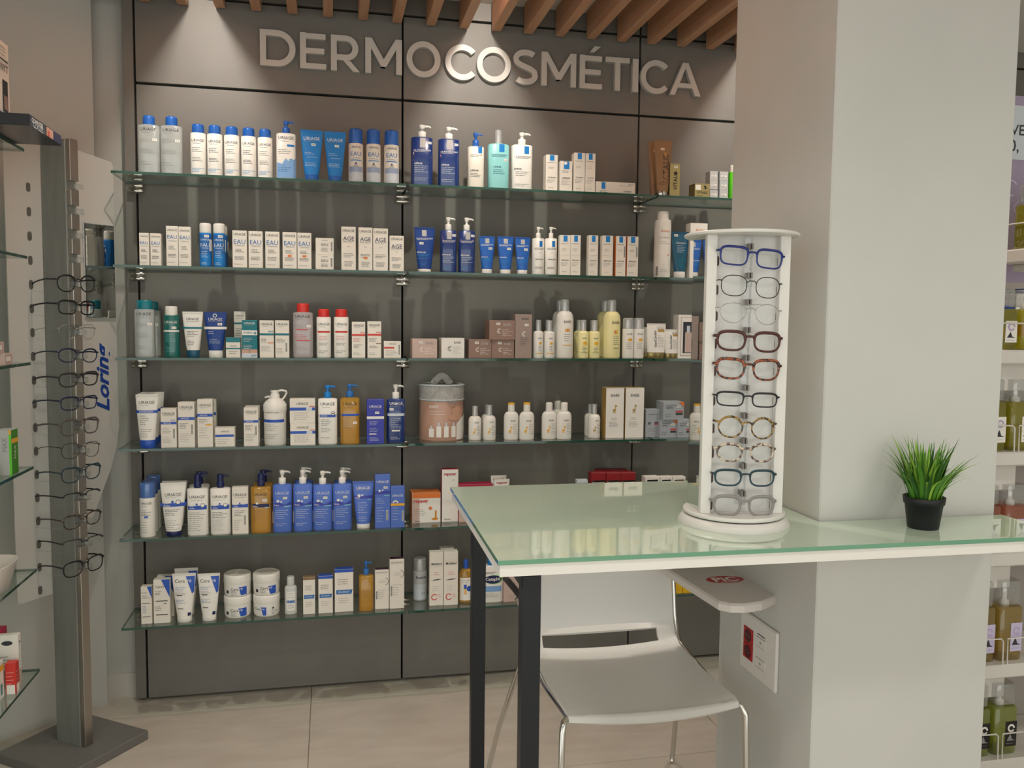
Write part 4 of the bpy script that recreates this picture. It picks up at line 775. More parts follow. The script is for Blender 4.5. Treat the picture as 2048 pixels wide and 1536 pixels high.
(3, 'tube', 'hyTube', 0.1969, -0.1618, 1.2318, 0.0664, 0.0265, 0.151, 'white tube with dark teal cap on the third shelf', None),
(3, 'tube', 'hyNavy', 0.2681, -0.1604, 1.2318, 0.0735, 0.0292, 0.151, 'navy blue tube with white cap on the third shelf', None),
(3, 'box', 'hyTall', 0.3388, -0.0798, 1.2318, 0.038, 0.0304, 0.1541, 'white carton standing behind the teal carton', None),
(3, 'box', 'hySmall', 0.3247, -0.1564, 1.2318, 0.0464, 0.0371, 0.0671, 'small white carton with teal top in front', None),
(3, 'box', 'hyTeal', 0.3778, -0.16, 1.2318, 0.0499, 0.0299, 0.125, 'teal carton with pink band near its base', None),
(3, 'box', 'hyBox', 0.4329, -0.161, 1.2318, 0.0466, 0.028, 0.1247, 'white carton with teal band and orange line', 'white cartons with teal band'),
(3, 'box', 'hyBoxB', 0.4829, -0.1612, 1.2318, 0.046, 0.0276, 0.1252, 'white carton with teal band and barcode', 'white cartons with teal band'),
(3, 'flat', 'micR', 0.551, -0.1565, 1.2318, 0.0677, 0.037, 0.1836, 'clear pinkish micellar bottle with red cap', None),
(3, 'round', 'roBot', 0.6196, -0.1557, 1.2318, 0.0486, 0.0387, 0.1654, 'white bottle with red cap, left one', 'white bottles with red caps'),
(3, 'round', 'roBot', 0.6785, -0.1551, 1.2318, 0.05, 0.0397, 0.1662, 'white bottle with red cap, right one', 'white bottles with red caps'),
(3, 'box', 'roBox', 0.7363, -0.1614, 1.2318, 0.0454, 0.0272, 0.1232, 'tall white carton with red band, left one', 'white cartons with red band'),
(3, 'box', 'roBoxB', 0.7898, -0.1608, 1.2318, 0.0472, 0.0283, 0.1252, 'tall white carton with red and brown bands, right one', 'white cartons with red band'),
(3, 'box', 'roSmall', 0.8519, -0.1513, 1.2318, 0.0594, 0.0475, 0.0575, 'small square white carton with red band', None),
(3, 'box', 'babPink', 0.9637, -0.1354, 1.2318, 0.0881, 0.0793, 0.0661, 'pale pink square carton at the left of middle bay', None),
(3, 'box', 'babWhite', 1.0623, -0.138, 1.2318, 0.0823, 0.074, 0.0697, 'white square carton with dark sunburst mark', None),
(3, 'box', 'babBrown', 1.1598, -0.1377, 1.2318, 0.0828, 0.0745, 0.0656, 'brown square carton at bottom left of the trio', 'brown square cartons'),
(3, 'box', 'babBrown', 1.2425, -0.1384, 1.2318, 0.0814, 0.0732, 0.065, 'brown square carton at bottom right of the trio', 'brown square cartons'),
(3, 'box', 'babBrown', 1.2368, -0.1384, 1.2971, 0.0944, 0.0849, 0.0685, 'brown square carton resting on top of two others', 'brown square cartons'),
(3, 'box', 'babMauve', 1.3168, -0.1502, 1.2318, 0.062, 0.0496, 0.156, 'tall mauve carton beside the brown cartons', None),
(3, 'round', 'babWs', 1.4298, -0.0867, 1.2318, 0.0368, 0.0365, 0.1379, 'small white spray bottle hidden behind others', 'white spray bottles with clear caps'),
(3, 'round', 'babWs', 1.3758, -0.1566, 1.2318, 0.037, 0.0367, 0.1372, 'small white spray bottle next to the mauve carton', 'white spray bottles with clear caps'),
(3, 'round', 'babWs', 1.4169, -0.1559, 1.2318, 0.0384, 0.0382, 0.1358, 'small white spray bottle next to the tall white bottle', 'white spray bottles with clear caps'),
(3, 'round', 'babWl', 1.4827, -0.0604, 1.2318, 0.0597, 0.0591, 0.2127, 'tall white bottle with clear cap, behind its twin', 'tall rounded bottles'),
(3, 'round', 'babWl', 1.4776, -0.1431, 1.2318, 0.0645, 0.0638, 0.2124, 'tall white bottle with clear cap, in front', 'tall rounded bottles'),
(3, 'round', 'babYs', 1.5498, -0.0858, 1.2318, 0.0386, 0.0384, 0.1392, 'small yellow spray bottle, left one standing behind', 'small yellow spray bottles'),
(3, 'round', 'babYs', 1.6038, -0.085, 1.2318, 0.0402, 0.04, 0.1386, 'small yellow spray bottle, right one standing behind', 'small yellow spray bottles'),
(3, 'round', 'babYs', 1.5451, -0.1553, 1.2318, 0.0397, 0.0395, 0.1391, 'small yellow spray bottle, left one in front', 'small yellow spray bottles'),
(3, 'round', 'babYs', 1.5883, -0.1551, 1.2318, 0.04, 0.0397, 0.1383, 'small yellow spray bottle, right one in front', 'small yellow spray bottles'),
(3, 'round', 'babYl', 1.6612, -0.0584, 1.2318, 0.0638, 0.0631, 0.2144, 'tall pale yellow bottle, behind its twin', 'tall rounded bottles'),
(3, 'round', 'babYl', 1.6573, -0.1426, 1.2318, 0.0654, 0.0647, 0.2135, 'tall pale yellow bottle, in front', 'tall rounded bottles'),
(3, 'can', 'babCan', 1.7174, -0.1542, 1.2318, 0.042, 0.0417, 0.1483, 'slim white spray can, left one beside yellow bottle', 'white spray cans with pale caps'),
(3, 'can', 'babCan', 1.7588, -0.1547, 1.2318, 0.0409, 0.0406, 0.1488, 'slim white spray can, right one beside gold-capped tubes', 'white spray cans with pale caps'),
(3, 'tube', 'venT', 1.8208, -0.1031, 1.2318, 0.0598, 0.0238, 0.1141, 'white tube with gold cap standing behind the large one', 'white tubes with gold caps'),
(3, 'tube', 'venT', 1.8257, -0.1598, 1.2318, 0.0766, 0.0305, 0.1287, 'large white tube with gold cap in front', 'white tubes with gold caps'),
(3, 'tube', 'venT', 1.8858, -0.1637, 1.2318, 0.0567, 0.0226, 0.1077, 'smaller white tube with gold cap at right', 'white tubes with gold caps'),
(3, 'box', 'winBox', 1.9431, -0.1495, 1.2318, 0.0727, 0.0509, 0.162, 'white carton with window showing a small glass bottle', None),
(4, 'tube', 'xemT', 0.0474, -0.0599, 0.9358, 0.076, 0.0303, 0.1734, 'rearmost white tube with blue cap, fourth shelf', 'white tubes with blue caps on the fourth shelf'),
(4, 'tube', 'xemT', 0.0489, -0.1101, 0.9358, 0.0747, 0.0297, 0.1732, 'middle white tube with blue cap, fourth shelf', 'white tubes with blue caps on the fourth shelf'),
(4, 'tube', 'xemT', 0.0537, -0.1808, 0.9358, 0.0715, 0.0285, 0.1754, 'front white tube with blue cap, fourth shelf', 'white tubes with blue caps on the fourth shelf'),
(4, 'box', 'xemA', 0.1217, -0.1777, 0.9358, 0.0493, 0.0345, 0.1295, 'white carton with blue band in front of the white tubes', 'white cartons with blue band on the fourth shelf'),
(4, 'box', 'xemB', 0.169, -0.0888, 0.9358, 0.054, 0.0324, 0.1426, 'white carton behind the barcode carton, fourth shelf', 'white cartons with blue band on the fourth shelf'),
(4, 'box', 'xemB', 0.1763, -0.1793, 0.9358, 0.0523, 0.0314, 0.1495, 'tall white carton with blue band and barcode, fourth shelf', 'white cartons with blue band on the fourth shelf'),
(4, 'box', 'xemC', 0.2341, -0.0899, 0.9358, 0.0504, 0.0302, 0.1517, 'white carton behind the yellow-marked carton, fourth shelf', 'white cartons with blue band on the fourth shelf'),
(4, 'box', 'xemC', 0.2349, -0.1804, 0.9358, 0.0488, 0.0293, 0.1584, 'tall white carton with small yellow mark, fourth shelf', 'white cartons with blue band on the fourth shelf'),
(4, 'box', 'xemS', 0.2969, -0.173, 0.9358, 0.0628, 0.044, 0.0633, 'small low white carton with blue band, fourth shelf', 'white cartons with blue band on the fourth shelf'),
(4, 'box', 'xemB', 0.3792, -0.1006, 0.9358, 0.048, 0.0288, 0.1284, 'white carton half hidden behind the lone carton, fourth shelf', 'white cartons with blue band on the fourth shelf'),
(4, 'box', 'xemB', 0.3805, -0.1777, 0.9358, 0.0472, 0.0283, 0.1298, 'lone white carton with barcode beside the white pump jar', 'white cartons with blue band on the fourth shelf'),
(4, 'pumpjar', 'xemJ', 0.4565, -0.1561, 0.9358, 0.0789, 0.0779, 0.1844, 'large white pump jar with hooked spout', None),
(4, 'box', 'xemW', 0.5483, -0.174, 1.0114, 0.0842, 0.0421, 0.0822, 'wide white carton with blue band, upper of two', 'wide stacked cartons with blue band'),
(4, 'box', 'xemW', 0.5486, -0.174, 0.9358, 0.0838, 0.0419, 0.0753, 'wide white carton with blue band, lower of two', 'wide stacked cartons with blue band'),
(4, 'pump', 'xemP', 0.6316, -0.174, 0.9358, 0.0648, 0.0386, 0.2022, 'white pump bottle with light blue pump, fourth shelf', None),
(4, 'pump', 'xemO', 0.7062, -0.1751, 0.9358, 0.0669, 0.0399, 0.2053, 'amber oil pump bottle with blue pump, fourth shelf', None),
(4, 'box', 'dsBox', 0.7922, -0.1802, 0.9358, 0.0592, 0.0296, 0.1536, 'royal blue carton with white band, fourth shelf', None),
(4, 'pump', 'dsPump', 0.8638, -0.1644, 0.9358, 0.0653, 0.0389, 0.2028, 'navy bottle with white pump by the panel seam', None),
(4, 'bag', 'bag', 1.0349, -0.0855, 0.9358, 0.168, 0.1635, 0.2005, 'round toiletry bag with grey zipped lid, handle and baby picture', None),
(4, 'round', 'lotS', 1.2043, -0.0835, 0.9358, 0.0434, 0.0431, 0.1231, 'small white lotion bottle standing behind its twin, left group', 'small white lotion bottles'),
(4, 'round', 'lotS', 1.1493, -0.1392, 0.9358, 0.0466, 0.0462, 0.123, 'small white lotion bottle beside the toiletry bag', 'small white lotion bottles'),
(4, 'round', 'lotS', 1.2009, -0.1461, 0.9358, 0.0468, 0.0464, 0.1262, 'small white lotion bottle, second from the toiletry bag', 'small white lotion bottles'),
(4, 'round', 'lotO', 1.2806, -0.1482, 0.9358, 0.0547, 0.038, 0.1334, 'white lotion bottle with orange cap top, left one', 'white lotion bottles with orange cap tops'),
(4, 'round', 'lotO', 1.3367, -0.1554, 0.9358, 0.0556, 0.0386, 0.1336, 'white lotion bottle with orange cap top, right one', 'white lotion bottles with orange cap tops'),
(4, 'round', 'lotW', 1.4732, -0.076, 0.9358, 0.0547, 0.0381, 0.1323, 'white lotion bottle standing behind the pair', 'white lotion bottles with white caps'),
(4, 'round', 'lotW', 1.4219, -0.1492, 0.9358, 0.0557, 0.0387, 0.1334, 'white lotion bottle with white cap, left of front pair', 'white lotion bottles with white caps'),
(4, 'round', 'lotW', 1.4769, -0.1563, 0.9358, 0.0566, 0.0394, 0.1336, 'white lotion bottle with white cap, right of front pair', 'white lotion bottles with white caps'),
(4, 'round', 'lotG', 1.6002, -0.0829, 0.9358, 0.0444, 0.0441, 0.1205, 'small white bottle hidden behind another by gold cartons', 'white lotion bottles by the gold cartons'),
(4, 'round', 'lotG', 1.5964, -0.142, 0.9358, 0.0462, 0.0459, 0.125, 'small white bottle with giraffe mark by gold cartons', 'white lotion bottles by the gold cartons'),
(4, 'box', 'girBox', 1.6688, -0.1384, 0.9358, 0.0707, 0.0566, 0.1869, 'tall white and gold carton with giraffe, left one', 'white and gold giraffe cartons'),
(4, 'box', 'girBox', 1.7455, -0.1388, 0.9358, 0.0727, 0.0582, 0.1865, 'tall white and gold carton with giraffe, right one', 'white and gold giraffe cartons'),
(4, 'box', 'isdT', 1.8199, -0.1436, 0.9358, 0.0579, 0.0405, 0.105, 'tall silver grey carton at left of its group', 'silver grey cartons'),
(4, 'box', 'isdQ', 1.8735, -0.1537, 0.9358, 0.0692, 0.0623, 0.0673, 'silver grey carton at the bottom beside the tall one', 'silver grey cartons'),
(4, 'box', 'isdQ', 1.9358, -0.1664, 0.9358, 0.0597, 0.0537, 0.0674, 'silver grey carton at the bottom next to spectacle tower', 'silver grey cartons'),
(4, 'box', 'isdQ', 1.8901, -0.1537, 1.0034, 0.0827, 0.0744, 0.067, 'silver grey carton with orange corner on top of two others', 'silver grey cartons'),
(5, 'can', 'babSp', 0.0432, -0.0512, 0.6384, 0.048, 0.0476, 0.1839, 'rearmost white spray can with blue cap, fifth shelf', 'light blue capped spray cans'),
(5, 'can', 'babSp', 0.0434, -0.101, 0.6384, 0.0485, 0.0481, 0.1783, 'middle white spray can with blue cap, fifth shelf', 'light blue capped spray cans'),
(5, 'can', 'babSp', 0.0471, -0.1702, 0.6384, 0.0499, 0.0495, 0.1805, 'front white spray can with blue cap, fifth shelf', 'light blue capped spray cans'),
(5, 'tube', 'bebT', 0.1223, -0.1085, 0.6384, 0.0829, 0.033, 0.1716, 'white tube with navy cap standing behind its twin', 'white baby cream tubes'),
(5, 'tube', 'bebT', 0.1293, -0.1787, 0.6384, 0.0818, 0.0325, 0.1783, 'white tube with navy cap and navy band in front', 'white baby cream tubes'),
(5, 'pump', 'bebN', 0.1972, -0.075, 0.6384, 0.0671, 0.04, 0.1963, 'white bottle with navy pump standing behind its twin', 'white bottles with navy pumps'),
(5, 'pump', 'bebN', 0.2058, -0.175, 0.6384, 0.0671, 0.04, 0.204, 'white bottle with navy pump, left one in front', 'white bottles with navy pumps'),
(5, 'pump', 'bebN', 0.2783, -0.1754, 0.6384, 0.0656, 0.0391, 0.2021, 'white bottle with navy pump, right one beside white carton', 'white bottles with navy pumps'),
(5, 'box', 'bebBox', 0.3423, -0.1786, 0.6384, 0.0522, 0.0313, 0.1591, 'white carton with navy band beside the amber pump bottle', None),
(5, 'pump', 'bebO', 0.41, -0.0844, 0.6384, 0.069, 0.0411, 0.1973, 'amber bottle with navy pump standing behind its twin', 'amber pump bottles with navy pumps'),
(5, 'pump', 'bebO', 0.4092, -0.1748, 0.6384, 0.0678, 0.0404, 0.2008, 'amber bottle with navy pump in front, fifth shelf', 'amber pump bottles with navy pumps'),
(5, 'pump', 'bebP', 0.5473, -0.0855, 0.6384, 0.0655, 0.039, 0.204, 'blue bottle with white pump behind the second one', 'blue bottles with white pumps'),
(5, 'pump', 'bebP', 0.6835, -0.0858, 0.6384, 0.0643, 0.0383, 0.199, 'blue bottle with white pump behind the fourth one', 'blue bottles with white pumps'),
(5, 'pump', 'bebP', 0.4791, -0.176, 0.6384, 0.0638, 0.038, 0.2103, 'first from left of the four front blue bottles with white pumps', 'blue bottles with white pumps'),
(5, 'pump', 'bebP', 0.5469, -0.1756, 0.6384, 0.0649, 0.0387, 0.2095, 'second from left of the four front blue bottles with white pumps', 'blue bottles with white pumps'),
(5, 'pump', 'bebP', 0.6132, -0.1755, 0.6384, 0.0656, 0.0391, 0.2043, 'third from left of the four front blue bottles with white pumps', 'blue bottles with white pumps'),
(5, 'pump', 'bebP', 0.6795, -0.1757, 0.6384, 0.0648, 0.0386, 0.205, 'fourth from left of the four front blue bottles with white pumps', 'blue bottles with white pumps'),
(5, 'tube', 'bebTB', 0.7512, -0.173, 0.6384, 0.0753, 0.03, 0.1639, 'blue tube with white cap on the fifth shelf', None),
(5, 'box', 'bebTall', 0.8169, -0.1758, 0.6384, 0.0526, 0.0263, 0.1873, 'tall blue carton with navy band, fifth shelf', None),
(5, 'box', 'bebSun', 0.8687, -0.1792, 0.6384, 0.0491, 0.0246, 0.1454, 'short blue carton with yellow band by the panel seam', None),
(5, 'box', 'repO', 0.9748, -0.1007, 0.6384, 0.1041, 0.0729, 0.1086, 'orange and white square carton at left of middle bay, fifth shelf', None),
(5, 'box', 'repM', 1.0612, -0.1183, 0.6384, 0.0601, 0.0361, 0.1902, 'tall white and magenta carton behind the desk corner', None),
(5, 'box', 'repL', 1.153, -0.1267, 0.6384, 0.125, 0.05, 0.1367, 'long low magenta carton partly hidden by the desk', None),
(5, 'tube', 'repT', 1.2431, -0.1132, 0.6384, 0.059, 0.0235, 0.1599, 'small white tube standing behind its twin, fifth shelf', 'small white tubes behind the desk'),
(5, 'tube', 'repT', 1.2481, -0.1506, 0.6384, 0.0584, 0.0233, 0.1531, 'small white tube in front, fifth shelf', 'small white tubes behind the desk'),
(5, 'box', 'greyS', 1.5395, -0.1827, 0.6384, 0.041, 0.0246, 0.1499, 'small grey and white carton beside the red cartons', None),
(5, 'box', 'neu', 1.6006, -0.1754, 0.6384, 0.056, 0.0392, 0.174, 'first red carton from left in the front row behind the desk', 'red cartons behind the desk'),
(5, 'box', 'neu', 1.6588, -0.1748, 0.6384, 0.0577, 0.0404, 0.1724, 'second red carton from left in the front row behind the desk', 'red cartons behind the desk'),
(5, 'box', 'neu', 1.7162, -0.1751, 0.6384, 0.0569, 0.0398, 0.1708, 'third red carton from left in the front row behind the desk', 'red cartons behind the desk'),
(5, 'box', 'neu', 1.6634, -0.0641, 0.6384, 0.0596, 0.0417, 0.1643, 'first red carton from left in the back row behind the desk', 'red cartons behind the desk'),
(5, 'box', 'neu', 1.7247, -0.064, 0.6384, 0.0601, 0.0421, 0.1627, 'second red carton from left in the back row behind the desk', 'red cartons behind the desk'),
(5, 'box', 'blk', 1.8106, -0.1751, 0.6384, 0.057, 0.0399, 0.1533, 'left of three white cartons with black labels behind the desk', 'white cartons with black labels'),
(5, 'box', 'blk', 1.8659, -0.1786, 0.6384, 0.0469, 0.0328, 0.1518, 'middle of three white cartons with black labels behind the desk', 'white cartons with black labels'),
(5, 'box', 'blk', 1.9173, -0.1773, 0.6384, 0.0505, 0.0353, 0.1503, 'right of three white cartons with black labels behind the desk', 'white cartons with black labels'),
(6, 'box', 'cerBs', 0.0387, -0.1651, 0.3429, 0.0343, 0.0275, 0.1265, 'small white carton with blue corner at far left of lowest shelf', 'white and blue face lotion cartons'),
(6, 'box', 'cerB', 0.0869, -0.1014, 0.3429, 0.0544, 0.0272, 0.1409, 'white carton with blue corner standing behind its twin', 'white and blue face lotion cartons'),
(6, 'box', 'cerB', 0.0869, -0.1664, 0.3429, 0.0523, 0.0261, 0.1481, 'white carton with blue corner, lowest shelf, in front', 'white and blue face lotion cartons'),
(6, 'tube', 'cerT', 0.1532, -0.0994, 0.3429, 0.0782, 0.0311, 0.161, 'white tube with blue corner standing behind its twin', 'white tubes with blue corner'),
(6, 'tube', 'cerT', 0.1571, -0.1707, 0.3429, 0.0772, 0.0307, 0.1635, 'white tube with blue corner, left one in front', 'white tubes with blue corner'),
(6, 'tube', 'cerT', 0.2365, -0.1722, 0.3429, 0.0735, 0.0293, 0.1597, 'white tube with blue corner, right one beside the tubs', 'white tubes with blue corner'),
(6, 'tub', 'cerJ', 0.3247, -0.1344, 0.4167, 0.0924, 0.091, 0.0735, 'white cream tub on top of the left stack', 'white cream tubs'),
(6, 'tub', 'cerJ', 0.3247, -0.1344, 0.3429, 0.0925, 0.0911, 0.0735, 'white cream tub at the bottom of the left stack', 'white cream tubs'),
(6, 'tub', 'cerJ', 0.4212, -0.1379, 0.4167, 0.0923, 0.0909, 0.0735, 'white cream tub on top of the right stack', 'white cream tubs'),
(6, 'tub', 'cerJ2', 0.4212, -0.1379, 0.3429, 0.0922, 0.0908, 0.0735, 'white cream tub at the bottom of the right stack', 'white cream tubs'),
(6, 'round', 'ducB', 0.5035, -0.1575, 0.3429, 0.0418, 0.0291, 0.1314, 'small pearl white bottle with blue label, lowest shelf', None),
(6, 'box', 'ducBr', 0.5655, -0.1653, 0.3429, 0.0409, 0.0246, 0.1301, 'white carton with brown top, lowest shelf', 'white cartons with blue slanted label'),
(6, 'box', 'ducS', 0.6213, -0.1642, 0.3429, 0.0494, 0.0296, 0.1315, 'white carton with blue top, smaller one', 'white cartons with blue slanted label'),
(6, 'box', 'ducL', 0.6842, -0.1597, 0.3429, 0.0644, 0.0322, 0.1513, 'white carton with blue top, larger one', 'white cartons with blue slanted label'),
(6, 'pump', 'bioO', 0.7607, -0.1658, 0.3429, 0.0515, 0.0359, 0.1734, 'amber bottle with blue pump on the lowest shelf', None),
(6, 'box', 'bioB', 0.8159, -0.1552, 0.3429, 0.0494, 0.0297, 0.1413, 'white carton with purple top, shorter one', 'white cartons with purple tops'),
(6, 'box', 'bioB', 0.8679, -0.158, 0.3429, 0.0517, 0.031, 0.1779, 'white carton with purple top, taller one by panel seam', 'white cartons with purple tops'),
(6, 'can', 'euc', 0.9588, -0.0835, 0.3429, 0.051, 0.0506, 0.1548, 'silver grey bottle with clear cap, lowest shelf, middle bay', None),
(6, 'box', 'mul', 1.0562, -0.0875, 0.3429, 0.0501, 0.0351, 0.19, 'tall white carton with red ring standing behind the others', 'tall cartons with red ring'),
(6, 'box', 'mul', 1.0093, -0.1534, 0.3429, 0.05, 0.03, 0.1951, 'tall white carton with red ring, left one in front', 'tall cartons with red ring'),
(6, 'box', 'mul', 1.0608, -0.1569, 0.3429, 0.0515, 0.0309, 0.1956, 'tall white carton with red ring, right one in front', 'tall cartons with red ring'),
(6, 'round', 'oil', 1.12, -0.1393, 0.3429, 0.0531, 0.0422, 0.1544, 'small clear oil bottle with blue cap beside the desk leg', None),
(6, 'flat', 'cet', 1.214, -0.1534, 0.3429, 0.0818, 0.0406, 0.171, 'white bottle with blue cap and dark blue oval label', None),
(6, 'box', 'pinkB', 1.2834, -0.1577, 0.3429, 0.0606, 0.0363, 0.1185, 'pale pink carton between the desk legs', None),
(6, 'box', 'yel', 1.9162, -0.1797, 0.3429, 0.0509, 0.0305, 0.1169, 'yellow carton behind the chair back, left one', 'yellow cartons'),
(6, 'box', 'yel', 1.9849, -0.1699, 0.3429, 0.0838, 0.0503, 0.1134, 'yellow carton behind the chair back, right one', 'yellow cartons'),
]
rr_ = random.Random(11)
for (sh, kind, st, x, y, z, w, d, h, label, group) in SHELF_ITEMS:
    if kind == 'tub': pass
    make_item(kind, st, x, y, z, w, d, h, label, group, math.radians(rr_.uniform(-2, 2)) if kind not in ('box',) else math.radians(rr_.uniform(-.8, .8)))
# ------------------------------------------------------------------ desk
def make_desk():
    t = thing('desk', 'white desk with pale green glass top and black square legs beside the column', 'desk', (.94, -1.63, 0), math.radians(-.9))
    top = pm('green_lacquer_glass', '#c6d6c1', .03, 0, .5, 0, 1.5, .6)
    edge = pm('green_glass_edge', '#6a9d80', .05, 0, .5, 0, 1.5, .6)
    # local frame: x along the front edge, y to the back; notch round the column
    X1 = 1.236; YB = .71
    cx0, cx1 = .765, 1.24; cyb = .20
    def slab(name, z0, z1, ms, me_, inset):
        i = inset
        poly = [(i, i), (X1-i, i), (X1-i, cyb-.006), (cx0, cyb-.006), (cx0, YB-i), (i, YB-i)]
        n = len(poly); m = MB()
        V = [(x, y, z0) for x, y in poly] + [(x, y, z1) for x, y in poly]
        m.add(V, [tuple(range(n-1, -1, -1)), tuple(range(n, 2*n))], ms)
        m.add(V, [(k, (k+1) % n, (k+1) % n+n, k+n) for k in range(n)], me_)
        return m.build(name, t)
    slab('glass_top', .911, .92, top, edge, 0)
    slab('desk_board', .888, .9105, M_whitelam, M_whitelam, .004)
    fr = MB(); fr.box(.05, .085, .03, .68, .858, .888, M_black); fr.box(.05, .76, .655, .69, .858, .888, M_black); fr.build('under_frame', t)
    for y0 in (.025, .652):
        m = MB(); m.bbox(.052, .088, y0, y0+.036, 0, .888, M_black, .0012); m.build('leg', t)
make_desk()
# ------------------------------------------------------------------ chair
def make_chair():
    t = thing('side_chair', 'white moulded chair with chrome legs tucked under the desk', 'chair', (1.383, -1.118, 0), 0)
    wh = pm('chair_white', '#dcdad4', .35)
    # seat shell, thin curved sheet; local coordinates around centre (1.385,-1.14)
    def sheet(name, fn, nu, nv, th, holes=()):
        m = MB(); V = []; N_ = (nu+1)*(nv+1); P = {}
        for j in range(nv+1):
            for i in range(nu+1): P[(i, j)] = Vector(fn(i/nu, j/nv))
        nor = {}
        for (i, j), p in P.items():
            a = P[(min(nu, i+1), j)]-P[(max(0, i-1), j)]; b = P[(i, min(nv, j+1))]-P[(i, max(0, j-1))]
            nor[(i, j)] = a.cross(b).normalized()
        for j in range(nv+1):
            for i in range(nu+1): V.append(P[(i, j)])
        for j in range(nv+1):
            for i in range(nu+1): V.append(P[(i, j)]-nor[(i, j)]*th)
        idx = lambda i, j, k: k*N_+j*(nu+1)+i
        cells = {(i, j) for i in range(nu) for j in range(nv)} - set(holes); F = []
        for i, j in cells:
            F.append((idx(i,j,0), idx(i+1,j,0), idx(i+1,j+1,0), idx(i,j+1,0))); F.append((idx(i,j,1), idx(i,j+1,1), idx(i+1,j+1,1), idx(i+1,j,1)))
            for (di, dj), (a, b) in (((0,-1), ((i,j),(i+1,j))), ((0,1), ((i+1,j+1),(i,j+1))), ((-1,0), ((i,j+1),(i,j))), ((1,0), ((i+1,j),(i+1,j+1)))):
                if (i+di, j+dj) not in cells: F.append((idx(*a,0), idx(*a,1), idx(*b,1), idx(*b,0)))
        m.add(V, F, wh, True); o = m.build(name, t)
        md = o.modifiers.new('edge', 'EDGE_SPLIT'); md.split_angle = math.radians(40)
        return o
    def shell(u, v):
        # v: 0 front lip .. 1 top of the back ; u: 0 left .. 1 right
        prof = [(-.205, .445), (-.198, .456), (-.18, .461), (-.10, .458), (0, .455), (.10, .456), (.155, .464), (.185, .482), (.198, .51), (.206, .54), (.216, .60), (.226, .66), (.236, .715), (.245, .765), (.252, .80)]
        f = v*(len(prof)-1); k = min(int(f), len(prof)-2); q = f-k
        y = prof[k][0]+(prof[k+1][0]-prof[k][0])*q; z = prof[k][1]+(prof[k+1][1]-prof[k][1])*q
        s = 2*u-1
        half = .212 - .004*max(0, v-.5)
        yy = y - (.030*(1-s*s) if v < .5 else 0)*max(0, 1-v*3.2) + (.018*(1-s*s) if v > .55 else 0)
        zz = z - (.014*(1-s*s) if .1 < v < .5 else 0)
        return (s*half, yy, zz)
    NU, NV = 24, 42
    holes = [(i, j) for i in range(2, 21) for j in (20, 21, 22)]
    sheet('seat_shell', shell, NU, NV, .009, holes)
    R_ = .0075
    for s in (-1, 1):
        x = s*.222
        m = MB(); m.tube([(x-s*.012, -.185, .447), (x, -.198, .444), (x+s*.006, -.206, .425), (x+s*.012, -.212, .2), (x+s*.016, -.22, .008)], R_, M_chrome, 10); m.build('leg', t)
        m = MB(); m.tube([(x-s*.004, .17, .46), (x+s*.012, .20, .42), (x+s*.05, .30, .2), (x+s*.07, .365, .03), (x+s*.066, .36, .008)], R_, M_chrome, 10); m.build('leg', t)
        m = MB(); m.tube([(x-s*.012, -.185, .447), (x-s*.004, 0, .444), (x-s*.004, .17, .46), (x-s*.006, .2, .53), (x-s*.004, .225, .66), (x-s*.004, .25, .79)], R_*.8, M_chrome, 10); m.build('side_rail', t)
    m = MB(); m.tube([(-.266, .04, .655), (-.272, .12, .66), (-.28, .2, .665)], .0085, pm('arm_dark', '#3c3836', .5), 10); m.build('arm_pad', t)
    m = MB(); m.tube([(-.226, .21, .56), (-.25, .19, .61), (-.262, .10, .648)], .006, M_chrome, 8); m.build('arm_support', t)
make_chair()
